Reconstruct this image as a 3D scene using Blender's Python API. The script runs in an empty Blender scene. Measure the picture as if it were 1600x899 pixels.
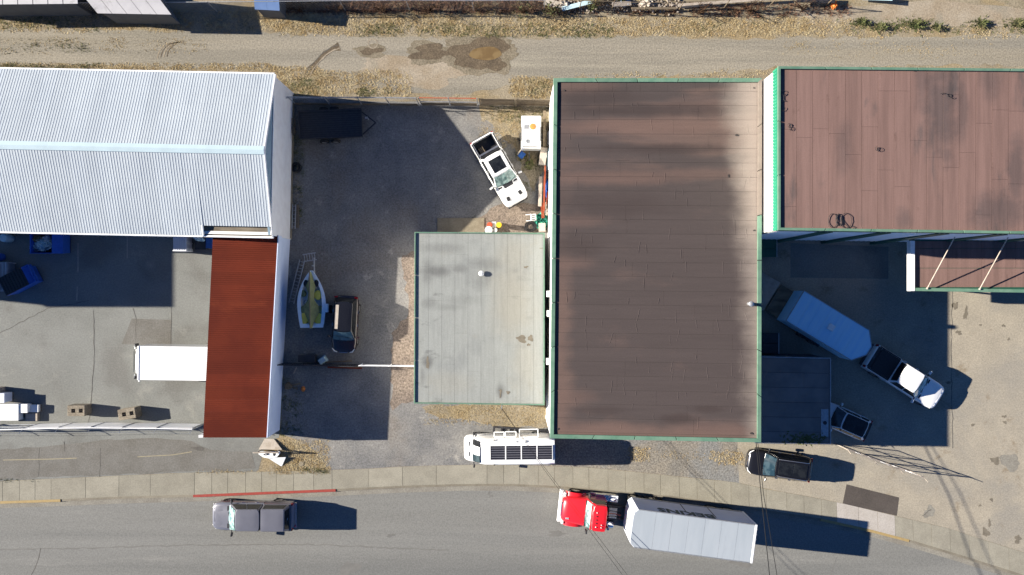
import bpy, bmesh, math, random
from mathutils import Vector, Matrix
R = math.radians
rng = random.Random(7)
scene = bpy.context.scene
COL = scene.collection

# ------------------------------------------------------------------ camera, sky, sun, exposure
S, H = 21.5, 53.0                      # photo pixels per metre on the ground, camera height
cam_d = bpy.data.cameras.new('camera'); cam = bpy.data.objects.new('camera', cam_d); COL.objects.link(cam)
cam.location = (0, 0, H); cam.rotation_euler = (0, 0, 0)
cam_d.sensor_width = 36; cam_d.lens = 18 * H / (800 / S)
cam_d.clip_start = 0.5; cam_d.clip_end = 2000
scene.camera = cam

SUN_EL, SUN_AZ = 22.4, 276.2           # azimuth clockwise from +Y (image up)
world = bpy.data.worlds.new('World'); scene.world = world; world.use_nodes = True
wn = world.node_tree.nodes; wl = world.node_tree.links
sky = wn.new('ShaderNodeTexSky'); sky.sky_type = 'NISHITA'; sky.sun_disc = False
sky.sun_elevation = R(SUN_EL); sky.sun_rotation = R(SUN_AZ)
sky.air_density = 0.6; sky.dust_density = 0.0; sky.ozone_density = 9.0
bg = wn['Background']; bg.inputs['Strength'].default_value = 0.053
wl.new(sky.outputs['Color'], bg.inputs['Color'])
sd = bpy.data.lights.new('sun', 'SUN'); sd.energy = 5.0; sd.angle = R(0.5); sd.color = (1.0, 0.93, 0.82)
sun = bpy.data.objects.new('sun', sd); COL.objects.link(sun)
to_sun = Vector((math.sin(R(SUN_AZ)) * math.cos(R(SUN_EL)), math.cos(R(SUN_AZ)) * math.cos(R(SUN_EL)), math.sin(R(SUN_EL))))
sun.rotation_euler = to_sun.to_track_quat('Z', 'Y').to_euler(); sun.location = (-60, 10, 40)
vs = scene.view_settings
vs.view_transform = 'Standard'; vs.look = 'None'; vs.gamma = 1; vs.use_curve_mapping = False; vs.exposure = 1.55
try:
    scene.cycles.max_bounces = 5; scene.cycles.diffuse_bounces = 3; scene.cycles.glossy_bounces = 3
    scene.cycles.transmission_bounces = 2; scene.cycles.caustics_reflective = False
except Exception:
    pass

# ------------------------------------------------------------------ helpers
def P(px, py, h=0.0):
    """surveyed position: a point seen at photo pixel (px, py) standing h metres above the ground"""
    k = (H - h) / H / S
    return Vector(((px - 800) * k, (449.5 - py) * k, h))

def lin(c):
    c /= 255.0
    return c / 12.92 if c <= 0.04045 else ((c + 0.055) / 1.055) ** 2.4
LIT = 2.0
def alb(r, g, b):
    """base colour of a surface that photographs as this sRGB value in full sun on the flat"""
    return (min(lin(r) / LIT, .85), min(lin(g) / LIT, .85), min(lin(b) / LIT, .85))

def tag(o, label=None, cat=None, group=None, kind=None):
    if label: o['label'] = label
    if cat: o['category'] = cat
    if group: o['group'] = group
    if kind: o['kind'] = kind
    return o

def thing(name, label, cat, loc=(0, 0, 0), rz=0.0, group=None):
    o = bpy.data.objects.new(name, None); COL.objects.link(o)
    o.location = loc; o.rotation_euler = (0, 0, rz); o.empty_display_size = .3
    return tag(o, label, cat, group)

class MB:
    def __init__(s): s.v = []; s.f = []; s.sm = []; s.mi = []
    def add(s, vs_, fs, smooth=False, mi=0):
        n = len(s.v); s.v += [tuple(v) for v in vs_]
        for f in fs: s.f.append([i + n for i in f]); s.sm.append(smooth); s.mi.append(mi)
        return s
    def hexa(s, b, t, mi=0):
        n = len(b); k = list(b) + list(t)
        fs = [list(range(n))[::-1], list(range(n, 2 * n))] + [[i, (i + 1) % n, n + (i + 1) % n, n + i] for i in range(n)]
        return s.add(k, fs, mi=mi)
    def box(s, x0, x1, y0, y1, z0, z1, mi=0):
        q = [(x0, y0), (x1, y0), (x1, y1), (x0, y1)]
        return s.hexa([(x, y, z0) for x, y in q], [(x, y, z1) for x, y in q], mi)
    def obox(s, c, sx, sy, z0, z1, rz=0, mi=0):
        ca, sa = math.cos(rz), math.sin(rz)
        q = [(c[0] + x * ca - y * sa, c[1] + x * sa + y * ca) for x, y in ((-sx / 2, -sy / 2), (sx / 2, -sy / 2), (sx / 2, sy / 2), (-sx / 2, sy / 2))]
        return s.hexa([(x, y, z0) for x, y in q], [(x, y, z1) for x, y in q], mi)
    def prism(s, poly, z0, z1, mi=0):
        return s.hexa([(p[0], p[1], z0) for p in poly], [(p[0], p[1], z1) for p in poly], mi)
    def beam(s, a, b, w, t, up=(0, 0, 1)):
        a, b = Vector(a), Vector(b); d = (b - a).normalized(); u = Vector(up)
        if abs(d.dot(u)) > .98: u = Vector((1, 0, 0))
        sd_ = d.cross(u).normalized() * w / 2; up_ = sd_.cross(d).normalized() * t / 2
        q = lambda p: [p - sd_ - up_, p + sd_ - up_, p + sd_ + up_, p - sd_ + up_]
        return s.hexa(q(a), q(b))
    def tube(s, pts, r, n=6, cap=True):
        pts = [Vector(p) for p in pts]; rings = []
        rs = r if isinstance(r, (list, tuple)) else [r] * len(pts)
        base = len(s.v); V = []
        for i, p in enumerate(pts):
            d = (pts[min(i + 1, len(pts) - 1)] - pts[max(i - 1, 0)])
            d = d.normalized() if d.length > 1e-9 else Vector((0, 0, 1))
            u = Vector((0, 0, 1)) if abs(d.z) < .9 else Vector((1, 0, 0))
            a = d.cross(u).normalized(); b = d.cross(a).normalized()
            for k in range(n):
                t = 2 * math.pi * k / n
                V.append(p + (a * math.cos(t) + b * math.sin(t)) * rs[i])
        F = []
        for i in range(len(pts) - 1):
            for k in range(n):
                F.append([i * n + k, i * n + (k + 1) % n, (i + 1) * n + (k + 1) % n, (i + 1) * n + k])
        s.add(V, F, smooth=n > 5)
        if cap:
            s.add([V[k] for k in range(n)], [list(range(n))]); m = (len(pts) - 1) * n
            s.add([V[m + k] for k in range(n)], [list(range(n))])
        return s
    def lathe(s, prof, n=16, axis='z', c=(0, 0, 0), smooth=True):
        V = []; F = []
        for (r, z) in prof:
            for k in range(n):
                t = 2 * math.pi * k / n; x, y = r * math.cos(t), r * math.sin(t)
                V.append((c[0] + x, c[1] + y, c[2] + z) if axis == 'z' else (c[0] + x, c[1] + z, c[2] + y))
        for i in range(len(prof) - 1):
            for k in range(n):
                F.append([i * n + k, i * n + (k + 1) % n, (i + 1) * n + (k + 1) % n, (i + 1) * n + k])
        return s.add(V, F, smooth)
    def loft(s, rings, smooth=True, close=True):
        n = len(rings[0]); V = [p for r in rings for p in r]; F = []
        for i in range(len(rings) - 1):
            for k in range(n if close else n - 1):
                F.append([i * n + k, i * n + (k + 1) % n, (i + 1) * n + (k + 1) % n, (i + 1) * n + k])
        s.add(V, F, smooth)
        m = (len(rings) - 1) * n
        s.f.append([len(s.v) - len(V) + k for k in range(n)][::-1]); s.sm.append(smooth); s.mi.append(0)
        s.f.append([len(s.v) - len(V) + m + k for k in range(n)]); s.sm.append(smooth); s.mi.append(0)
        return s
    def patch(s, a, b, c, d, u0=.06, u1=.94, v0=.1, v1=.9, off=.006, th=.012):
        a, b, c, d = map(Vector, (a, b, c, d)); n = (b - a).cross(d - a).normalized()
        q = [(a * (1 - u) + b * u) * (1 - v) + (d * (1 - u) + c * u) * v for u, v in ((u0, v0), (u1, v0), (u1, v1), (u0, v1))]
        return s.hexa([p + n * (off - th) for p in q], [p + n * off for p in q])
    def build(s, name, mat, parent=None, world=False, bevel=0, kind=None, label=None, seg=2, recalc=True, angle=38):
        off = Vector((0, 0, 0))
        if world and parent:
            p = parent
            while p: off += p.location; p = p.parent
        me = bpy.data.meshes.new(name)
        V = [tuple(Vector(v) - off) for v in s.v] if off.length else s.v
        me.from_pydata(V, [], s.f)
        for m in (mat if isinstance(mat, (list, tuple)) else [mat]): me.materials.append(m)
        me.polygons.foreach_set('use_smooth', s.sm)
        if any(s.mi): me.polygons.foreach_set('material_index', s.mi)
        if recalc:
            bm = bmesh.new(); bm.from_mesh(me); bmesh.ops.recalc_face_normals(bm, faces=bm.faces); bm.to_mesh(me); bm.free()
        if any(s.sm): me.set_sharp_from_angle(angle=R(angle))
        me.update()
        o = bpy.data.objects.new(name, me); COL.objects.link(o)
        if parent: o.parent = parent
        if bevel:
            b = o.modifiers.new('bevel', 'BEVEL'); b.width = bevel; b.segments = seg; b.limit_method = 'ANGLE'; b.angle_limit = R(30)
        if kind: o['kind'] = kind
        if label: o['label'] = label
        return o

def share(o, name, parent, loc=(0, 0, 0), rot=(0, 0, 0), scale=(1, 1, 1)):
    c = bpy.data.objects.new(name, o.data if hasattr(o, 'data') else o); COL.objects.link(c)
    c.parent = parent; c.location = loc; c.rotation_euler = rot; c.scale = scale
    return c

def lerp(a, b, t): return a + (b - a) * t
def bil(c, u, v):
    """corners NW, NE, SE, SW; u to the east, v to the south"""
    nw, ne, se, sw = c
    x = lerp(lerp(nw[0], ne[0], u), lerp(sw[0], se[0], u), v); y = lerp(lerp(nw[1], ne[1], u), lerp(sw[1], se[1], u), v)
    return (x, y)
def interp(tab, x):
    if x <= tab[0][0]:
        (x0, y0), (x1, y1) = tab[0], tab[1]
    elif x >= tab[-1][0]:
        (x0, y0), (x1, y1) = tab[-2], tab[-1]
    else:
        for i in range(len(tab) - 1):
            if tab[i][0] <= x <= tab[i + 1][0]: (x0, y0), (x1, y1) = tab[i], tab[i + 1]; break
    return y0 + (y1 - y0) * (x - x0) / (x1 - x0)
def rough_poly(pts, step=.5, amp=.12, r=rng):
    """polygon (world xy) with edges broken up into an irregular outline"""
    out = []
    for i in range(len(pts)):
        a, b = Vector(pts[i][:2]), Vector(pts[(i + 1) % len(pts)][:2]); n = max(1, int((b - a).length / step))
        for k in range(n):
            p = a.lerp(b, k / n); out.append((p.x + r.uniform(-amp, amp), p.y + r.uniform(-amp, amp)))
    return out
def blob(cx, cy, rx, ry, n=26, jit=.18, r=rng, rot=0):
    ph = [r.uniform(0, 6.28) for _ in range(4)]; out = []
    for k in range(n):
        t = 2 * math.pi * k / n
        q = 1 + jit * (math.sin(2 * t + ph[0]) * .6 + math.sin(3 * t + ph[1]) * .5 + math.sin(5 * t + ph[2]) * .4 + math.sin(9 * t + ph[3]) * .1)
        q += r.uniform(-.07, .07) if n >= 30 else 0
        x, y = rx * q * math.cos(t), ry * q * math.sin(t)
        out.append((cx + x * math.cos(rot) - y * math.sin(rot), cy + x * math.sin(rot) + y * math.cos(rot)))
    return out

# ------------------------------------------------------------------ materials
class NT:
    def __init__(s, name):
        s.m = bpy.data.materials.new(name); s.m.use_nodes = True
        s.n = s.m.node_tree.nodes; s.l = s.m.node_tree.links; s.b = s.n['Principled BSDF']
    def link(s, v, inp):
        if hasattr(v, 'is_output'): s.l.new(v, inp)
        elif isinstance(v, (tuple, list)):
            inp.default_value = (*v, 1) if len(v) == 3 and inp.type == 'RGBA' else v
        else: inp.default_value = v
    def pos(s): return s.n.new('ShaderNodeNewGeometry').outputs['Position']
    def obj(s): return s.n.new('ShaderNodeTexCoord').outputs['Object']
    def rnd(s): return s.n.new('ShaderNodeObjectInfo').outputs['Random']
    def scale(s, v, sc, loc=(0, 0, 0)):
        m = s.n.new('ShaderNodeMapping'); s.link(v, m.inputs['Vector']); m.inputs['Scale'].default_value = sc; m.inputs['Location'].default_value = loc
        return m.outputs['Vector']
    def noise(s, v, scale, detail=4, rough=.55, dist=0):
        t = s.n.new('ShaderNodeTexNoise'); s.link(v, t.inputs['Vector'])
        t.inputs['Scale'].default_value = scale; t.inputs['Detail'].default_value = detail; t.inputs['Roughness'].default_value = rough; t.inputs['Distortion'].default_value = dist
        return t.outputs['Fac']
    def vor(s, v, scale, feat='F1', out='Distance'):
        t = s.n.new('ShaderNodeTexVoronoi'); t.feature = feat; s.link(v, t.inputs['Vector']); t.inputs['Scale'].default_value = scale
        return t.outputs[out]
    def step(s, f, lo, hi, a=0., b=1.):
        m = s.n.new('ShaderNodeMapRange'); m.clamp = True; m.interpolation_type = 'SMOOTHSTEP'
        s.link(f, m.inputs[0]); m.inputs[1].default_value = lo; m.inputs[2].default_value = hi; m.inputs[3].default_value = a; m.inputs[4].default_value = b
        return m.outputs[0]
    def blots(s, p, lst, h, wob=.45, ws=.55, loc=(0, 0, 0)):
        """mask of stains at surveyed spots: (px, py, rx px, ry px, strength)"""
        n = s.noise(s.scale(p, (1, 1, 1), loc), ws, 5, .62); k = (H - h) / H / S; out = 0.0
        x, y = s.xyz(p)[:2]
        for (px, py, rx, ry, st) in lst:
            c = P(px, py, h)
            a = s.math('MULTIPLY', s.math('SUBTRACT', x, c.x), 1 / (rx * k)); b = s.math('MULTIPLY', s.math('SUBTRACT', y, c.y), 1 / (ry * k))
            d = s.math('SQRT', s.math('ADD', s.math('MULTIPLY', a, a), s.math('MULTIPLY', b, b)))
            m = s.step(s.math('ADD', d, s.math('MULTIPLY', s.math('SUBTRACT', n, .5), wob * 3)), .25, 1.5, st, 0)
            out = s.math('MAXIMUM', m, out)
        return out
    def math(s, op, a, b=0.):
        m = s.n.new('ShaderNodeMath'); m.operation = op; s.link(a, m.inputs[0]); s.link(b, m.inputs[1]); return m.outputs[0]
    def mix(s, f, a, b, mode='MIX'):
        m = s.n.new('ShaderNodeMix'); m.data_type = 'RGBA'; m.blend_type = mode
        s.link(f, m.inputs[0]); s.link(a, m.inputs[6]); s.link(b, m.inputs[7]); return m.outputs[2]
    def xyz(s, v):
        m = s.n.new('ShaderNodeSeparateXYZ'); s.link(v, m.inputs[0]); return m.outputs
    def grey(s, f):
        m = s.n.new('ShaderNodeCombineColor'); [s.link(f, i) for i in m.inputs[:3]]; return m.outputs[0]
    def bump(s, f, strength=.3, dist=.02):
        b = s.n.new('ShaderNodeBump'); b.inputs['Strength'].default_value = strength; b.inputs['Distance'].default_value = dist
        s.link(f, b.inputs['Height']); s.l.new(b.outputs['Normal'], s.b.inputs['Normal'])
    def done(s, color, rough=.85, spec=.25, metal=0, coat=0):
        s.link(color, s.b.inputs['Base Color']); s.link(rough, s.b.inputs['Roughness'])
        s.b.inputs['Specular IOR Level'].default_value = spec; s.b.inputs['Metallic'].default_value = metal
        if coat: s.b.inputs['Coat Weight'].default_value = coat; s.b.inputs['Coat Roughness'].default_value = .08
        return s.m

def gmat(name, A, B, C=None, cs=.12, clo=.5, chi=.62, ms=.6, stretch=(1, 1, 1), speck=.35, bump=.35, rough=.92, D=None, ds=.9, fine=9, loc=(0, 0, 0)):
    t = NT(name); p = t.pos(); q = t.scale(p, stretch, loc)
    c = t.mix(t.step(t.noise(q, ms, 6, .62), .36, .66), A, B)
    if C: c = t.mix(t.step(t.noise(q, cs, 5, .6, .4), clo, chi), c, C)
    if D: c = t.mix(t.math('MULTIPLY', t.step(t.noise(t.scale(p, stretch, (31, 7, 0)), ds, 8, .7, .3), .56, .70), .85), c, D)
    f1 = t.noise(p, fine, 5, .7); f2 = t.noise(p, 26, 2, .6)
    sp = t.math('ADD', t.step(f1, .3, .72, 1 - speck, 1 + speck), t.step(f2, .35, .7, -speck * .5, speck * .5))
    c = t.mix(1.0, c, t.grey(sp), 'MULTIPLY')
    t.bump(t.math('ADD', f1, t.math('MULTIPLY', f2, .6)), bump, .03)
    return t.done(c, rough, .15)

def pmat(name, A, B=None, scale=2.5, rough=.6, spec=.35, metal=0, coat=0, dirt=None, dscale=1.2, rnd=0, bump=0, stretch=(1, 1, 1), lo=.35, hi=.68, wpos=False, dlo=.55, dhi=.75):
    t = NT(name); p = t.pos() if wpos else t.obj(); q = t.scale(p, stretch)
    B = B or tuple(x * .86 for x in A)
    n = t.noise(q, scale, 6, .6)
    c = t.mix(t.step(n, lo, hi), A, B)
    if dirt: c = t.mix(t.math('MULTIPLY', t.step(t.noise(q, dscale, 7, .68, .5), dlo, dhi), .8), c, dirt)
    if rnd:
        c = t.mix(1.0, c, t.grey(t.step(t.rnd(), 0, 1, 1 - rnd, 1 + rnd)), 'MULTIPLY')
    if bump: t.bump(n, bump, .01)
    return t.done(c, rough, spec, metal, coat)

M = {}
# ground
M['dirt'] = gmat('dry dirt and grass', alb(196, 182, 156), alb(174, 160, 134), alb(190, 170, 134), cs=.3, D=alb(140, 132, 98), ds=.8, speck=.34)
M['lane'] = gmat('packed gravel', alb(191, 182, 164), alb(172, 165, 150), alb(184, 174, 154), cs=.35, ms=1.1, stretch=(.05, 1, 1), speck=.28, D=alb(202, 194, 174), ds=.7)
M['sand'] = gmat('pale sand', alb(208, 194, 172), alb(190, 172, 146), alb(186, 176, 156), cs=.3, ms=.5, speck=.24)
M['mud'] = gmat('wet mud', alb(142, 126, 104), alb(122, 108, 90), speck=.35, ms=1.5, rough=.6)
M['damp'] = gmat('damp dirt', alb(172, 160, 138), alb(156, 144, 122), speck=.35, ms=1.5)
M['ballast'] = gmat('cast concrete', alb(190, 178, 158), alb(168, 156, 138), speck=.25, ms=1.5)
M['yard'] = gmat('grey yard gravel', alb(176, 173, 167), alb(152, 151, 149), alb(164, 155, 144), cs=.16, clo=.5, chi=.70, ms=.5, D=alb(202, 197, 187), ds=.8, speck=.28, fine=8)
M['pink'] = gmat('pinkish gravel', alb(176, 160, 144), alb(154, 140, 128), speck=.42, fine=7, ms=.8)
M['lot'] = gmat('old grey asphalt', alb(170, 171, 165), alb(160, 161, 155), alb(151, 150, 144), cs=.2, clo=.48, chi=.66, ms=.35, D=alb(184, 183, 174), ds=.35, speck=.14, bump=.15)
M['lotdark'] = gmat('asphalt patch', alb(154, 151, 144), alb(143, 139, 131), ms=.7, speck=.16, bump=.15)
M['drive'] = gmat('sandy asphalt', alb(211, 200, 179), alb(198, 188, 169), alb(188, 181, 167), cs=.14, clo=.45, chi=.65, ms=.5, D=alb(166, 148, 122), ds=.5, speck=.17, bump=.15)
M['verge'] = gmat('gravel verge', alb(184, 175, 160), alb(164, 159, 150), alb(170, 169, 165), cs=.25, ms=.7, speck=.42, fine=8)
M['road'] = gmat('street asphalt', alb(169, 168, 162), alb(160, 159, 153), alb(146, 146, 142), cs=.16, clo=.46, chi=.66, ms=.4, stretch=(.07, 1, 1), speck=.15, D=alb(178, 176, 169), ds=.45, bump=.15)
M['gutter'] = gmat('gutter concrete', alb(182, 177, 164), alb(166, 160, 148), ms=.8, speck=.18, bump=.12)
M['fresh'] = gmat('fresh dark asphalt', alb(112, 104, 98), alb(102, 95, 90), speck=.14, bump=.2)
def concrete(name, A, B, D, rnd=.06):
    t = NT(name); p = t.pos()
    c = t.mix(t.step(t.noise(p, .9, 6, .62), .36, .66), A, B)
    c = t.mix(t.math('MULTIPLY', t.step(t.noise(p, .55, 7, .7, .4), .54, .74), .6), c, D)
    f = t.noise(p, 12, 5, .7)
    c = t.mix(1., c, t.grey(t.math('MULTIPLY', t.step(f, .3, .72, .86, 1.12), t.step(t.rnd(), 0, 1, 1 - rnd, 1 + rnd))), 'MULTIPLY')
    t.bump(f, .15, .01)
    return t.done(c, .9, .15)
M['slab'] = concrete('sidewalk concrete', alb(193, 187, 169), alb(181, 175, 158), alb(167, 162, 147))
M['newslab'] = concrete('new concrete', alb(226, 218, 208), alb(216, 207, 196), alb(206, 197, 184), .02)
M['conc'] = concrete('weathered concrete', alb(186, 174, 150), alb(164, 152, 130), alb(138, 128, 110))
M['kerb'] = concrete('kerb concrete', alb(176, 168, 150), alb(160, 152, 136), alb(140, 132, 118))
M['redpaint'] = pmat('worn red kerb paint', alb(196, 84, 72), alb(180, 74, 64), 6, .8, dirt=alb(160, 130, 118), dscale=5, wpos=True)
M['yellowpaint'] = pmat('worn yellow kerb paint', alb(212, 184, 126), alb(200, 172, 118), 6, .8, dirt=alb(180, 166, 140), dscale=4, wpos=True)
M['line'] = pmat('faded line paint', alb(200, 196, 186), alb(182, 178, 168), 4, .8, dirt=alb(168, 164, 152), dscale=3, wpos=True)
M['lineyellow'] = pmat('faded yellow line paint', alb(196, 184, 148), alb(182, 172, 146), 4, .8, wpos=True)
M['crack'] = pmat('crack filler', alb(128, 124, 116), alb(112, 108, 102), 3, .9, wpos=True)
M['stain'] = pmat('oil stain', alb(158, 148, 130), alb(136, 127, 112), 3, .85, wpos=True)
M['asphdark'] = pmat('dark seam', alb(150, 148, 142), alb(140, 138, 133), 3, .9, wpos=True)
# water
t = NT('muddy water'); p = t.pos(); c = t.mix(t.step(t.noise(p, 1.2, 3), .4, .62), alb(146, 120, 82), alb(168, 142, 100))
M['water'] = t.done(c, .06, .5)
# plants
def leafmat(name, A, B):
    t = NT(name); c = t.mix(t.step(t.noise(t.pos(), 1.5, 5, .7), .38, .62), A, B); return t.done(c, .9, .1)
M['dryg'] = leafmat('dry grass', alb(242, 222, 178), alb(212, 184, 134))
M['greeng'] = leafmat('green weeds', (.070, .085, .030), (.14, .135, .06))
M['bramble'] = leafmat('dry brambles', alb(176, 138, 112), alb(134, 100, 82))
M['joint'] = pmat('mortar joint', alb(196, 182, 156), alb(150, 140, 120), 1.2, .9, .15, wpos=True)
M['pure'] = pmat('white cladding', (.85, .85, .85), (.82, .82, .82), 1.5, .6, .3)
M['twig'] = leafmat('bare twigs', alb(110, 86, 66), alb(86, 66, 54))

# roofs
HBG = 9.2
def brown_roof(name, kind):
    t = NT(name); p = t.pos(); x, y, z = t.xyz(p)[:3]
    if kind == 'a':
        dark, red, tan = alb(102, 91, 88), alb(138, 114, 104), alb(200, 184, 170)
        wob = t.math('MULTIPLY', t.math('SUBTRACT', t.noise(t.scale(p, (.3, .55, 1)), 1.0, 5, .6), .5), 2.2)
        ex = t.math('MULTIPLY', t.step(t.math('ADD', x, wob), 3.2, 4.2, 1, 0), t.step(y, -1.0, 3.0, 1, .25))
        ey = t.step(t.math('ADD', y, wob), -9.3, -8.5, .8, 0)
        m = t.math('MAXIMUM', ex, ey)
        band = t.step(t.noise(t.scale(p, (.07, .42, 1), (3, 2, 0)), 1.0, 4, .5), .50, .62)
        top = t.step(y, 5.5, 8.5)
        m = t.math('MAXIMUM', m, t.math('MULTIPLY', t.math('MULTIPLY', band, top), .9))
        blot = t.step(t.noise(t.scale(p, (.25, .5, 1), (9, 4, 0)), .8, 5, .65), .58, .75)
        m = t.math('MAXIMUM', m, t.math('MULTIPLY', blot, .35))
        c = t.mix(t.math('MULTIPLY', m, .85), dark, red)
        rb = t.blots(p, [(1000, 197, 190, 13, .6), (960, 277, 120, 12, .62), (1090, 272, 110, 10, .5), (1100, 165, 60, 12, .4), (905, 345, 50, 10, .4), (890, 412, 36, 12, .45), (895, 622, 36, 14, .45), (930, 672, 120, 12, .55), (1110, 672, 80, 14, .5), (900, 135, 60, 12, .5)], 6.6, .35, .8)
        c = t.mix(rb, c, alb(146, 118, 107))
        db = t.blots(p, [(930, 152, 70, 16, .7), (1010, 172, 150, 10, .8), (1040, 232, 110, 9, .8), (960, 320, 90, 22, .5), (900, 385, 45, 18, .6), (1060, 655, 30, 8, .8), (1110, 640, 30, 6, .7), (940, 642, 40, 7, .6)], 6.6, .35, .8, (7, 3, 0))
        c = t.mix(db, c, alb(88, 76, 73))
        tr = t.step(t.math('ADD', t.math('ADD', x, t.math('MULTIPLY', y, .07)), wob), 13.8, 15.9)
        c = t.mix(t.math('MULTIPLY', tr, .85), c, tan)
        st = t.math('ADD', t.math('MULTIPLY', t.noise(t.scale(p, (.35, 5, 1)), 1., 6, .65), .6), t.math('MULTIPLY', t.noise(t.scale(p, (.12, 1.6, 1), (5, 5, 0)), 1., 5, .7), .4))
    elif kind == 'b':
        dark, red = alb(116, 104, 101), alb(163, 131, 121)
        m = t.step(t.noise(t.scale(p, (.5, .16, 1), (5, 3, 0)), 1., 5, .62, .3), .55, .70)
        c = t.mix(t.math('MULTIPLY', m, .85), red, dark)
        c = t.mix(t.math('MULTIPLY', t.step(t.noise(t.scale(p, (1.2, .5, 1)), 1., 6, .7), .60, .72), .45), c, alb(120, 92, 82))
        db = t.blots(p, [(1472, 165, 30, 75, .72), (1505, 165, 10, 60, .5), (1442, 130, 10, 40, .5), (1565, 330, 50, 30, .6), (1590, 270, 14, 60, .6), (1480, 240, 12, 14, .5), (1415, 345, 14, 20, .5), (1550, 130, 16, 30, .5), (1320, 230, 14, 40, .4)], HBG, .55, .9)
        c = t.mix(db, c, alb(104, 94, 93))
        ln = t.step(t.noise(t.scale(p, (.9, .4, 1), (2, 8, 0)), 1.5, 4, .5), .60, .66)
        st = t.math('ADD', t.math('MULTIPLY', t.noise(t.scale(p, (5, .35, 1)), 1., 6, .65), .4), t.math('MULTIPLY', t.noise(t.scale(p, (2.1, .06, 1), (5, 5, 0)), 1., 4, .7), .6))
    else:
        A, D_ = alb(190, 193, 187), alb(176, 179, 175)
        m = t.step(t.noise(t.scale(p, (.45, .35, 1), (1, 6, 0)), 1., 5, .6, .3), .50, .68)
        c = t.mix(t.math('MULTIPLY', m, .8), A, D_)
        db = t.blots(p, [(680, 424, 26, 9, .85), (668, 426, 10, 20, .6), (715, 420, 14, 7, .5), (690, 388, 36, 8, .45), (668, 566, 9, 11, .9), (672, 474, 12, 9, .5), (760, 412, 26, 10, .5), (752, 438, 16, 16, .4), (700, 480, 30, 6, .35), (722, 470, 30, 9, .3), (782, 612, 7, 12, .7), (660, 588, 4, 14, .5)], 4.0, .3, 1.1)
        c = t.mix(db, c, alb(140, 141, 138))
        wb = t.blots(p, [(800, 470, 34, 60, .4), (820, 560, 20, 50, .25), (800, 400, 30, 30, .3), (700, 600, 40, 18, .2)], 4.0, .4, .7, (4, 4, 0))
        c = t.mix(wb, c, alb(200, 190, 166))
        wx = t.step(x, -6.2, -2.8, 1, 0)
        blot = t.math('MULTIPLY', t.step(t.noise(t.scale(p, (.6, 1.3, 1), (4, 1.7, 0)), .8, 5, .6), .60, .70), t.step(x, -6., -3.4, 1, .25))
        c = t.mix(t.math('MULTIPLY', blot, .8), c, alb(142, 143, 140))
        c = t.mix(t.math('MULTIPLY', t.step(t.noise(t.scale(p, (.5, .4, 1), (14, 2, 0)), .8, 4, .6), .60, .74), .35), c, alb(188, 182, 164))
        st = t.noise(t.scale(p, (5, .4, 1)), 1., 6, .65)
    g = t.noise(p, 14, 4, .7)
    f = t.math('MULTIPLY', t.math('MULTIPLY', t.step(st, .34, .66, *{'a': (.94, 1.06), 'b': (.84, 1.13), 'c': (.94, 1.05)}[kind]), t.step(g, .3, .7, .93, 1.07)), t.step(t.rnd(), 0, 1, *{'a': (.985, 1.015), 'b': (.985, 1.015), 'c': (.985, 1.015)}[kind]))
    c = t.mix(1., c, t.grey(f), 'MULTIPLY')
    t.bump(t.math('ADD', st, g), .12, .01)
    return t.done(c, .85, .2)
M['bluewall'] = pmat('pale blue painted wall', (.60, .68, .82), (.56, .64, .78), 1.5, .6, .3, wpos=True)
M['roofA'] = brown_roof('brown torch-on roofing', 'a')
M['roofB'] = brown_roof('pinkish brown roofing', 'b')
M['roofC'] = brown_roof('light grey roofing', 'c')
M['roofD'] = pmat('dark annex roofing', alb(172, 158, 150), alb(150, 140, 134), .7, .85, rnd=.06, wpos=True)
M['bitumen'] = pmat('bitumen', (.045, .038, .036), rough=.8)
M['shedblue'] = pmat('blue shed roof', alb(122, 156, 210), alb(110, 144, 200), 1, .6, .3)
M['shedgrey'] = pmat('grey shed roof', alb(240, 238, 240), alb(226, 224, 228), 1, .6, .3, dirt=alb(150, 146, 146))
def metal_sheet():
    t = NT('galvanised roofing'); p = t.pos(); o = t.obj(); x, y, z = t.xyz(o)[:3]
    c = t.mix(t.step(t.noise(t.scale(p, (.5, .2, 1)), .8, 5, .6), .36, .66), (.42, .46, .485), (.38, .42, .45))
    lap = t.step(t.math('ABSOLUTE', t.math('SUBTRACT', t.math('FRACT', t.math('DIVIDE', y, .63)), .5)), .455, .49)      # screw rows
    c = t.mix(t.math('MULTIPLY', lap, .22), c, (.30, .33, .35))
    c = t.mix(t.math('MULTIPLY', t.step(t.noise(t.scale(p, (3.2, .25, 1)), 1., 6, .7), .58, .76), .30), c, (.40, .41, .40))
    c = t.mix(1., c, t.grey(t.step(t.rnd(), 0, 1, .96, 1.04)), 'MULTIPLY')
    return t.done(c, .5, .35)
M['metalroof'] = metal_sheet()
M['ridgecap'] = pmat('ridge flashing', (.46,.57,.60), (.42,.52,.55), 1, .4, .5, wpos=True)
M['redroof'] = pmat('rust red roofing', alb(160, 70, 44), alb(142, 60, 40), .35, .65, .15, rnd=.08, wpos=True, dirt=alb(178, 84, 52), dscale=.3)
M['tan'] = pmat('weathered tan deck', alb(172, 158, 136), alb(130, 118, 100), 2, .85, wpos=True, stretch=(.3, 1, 1), dirt=alb(92, 82, 72), dscale=1.5)
M['green'] = pmat('green coping', alb(140, 178, 152), alb(120, 164, 138), 1.5, .5, .35, wpos=True, dirt=alb(104, 146, 120), dscale=2, rnd=.09)
M['flash'] = pmat('dull flashing', alb(178, 164, 150), alb(164, 150, 138), 2, .7, .2, wpos=True)
M['greenclad'] = pmat('green steel cladding', (.022, .24, .135), (.019, .21, .12), 2, .45, .4, wpos=True)
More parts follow.
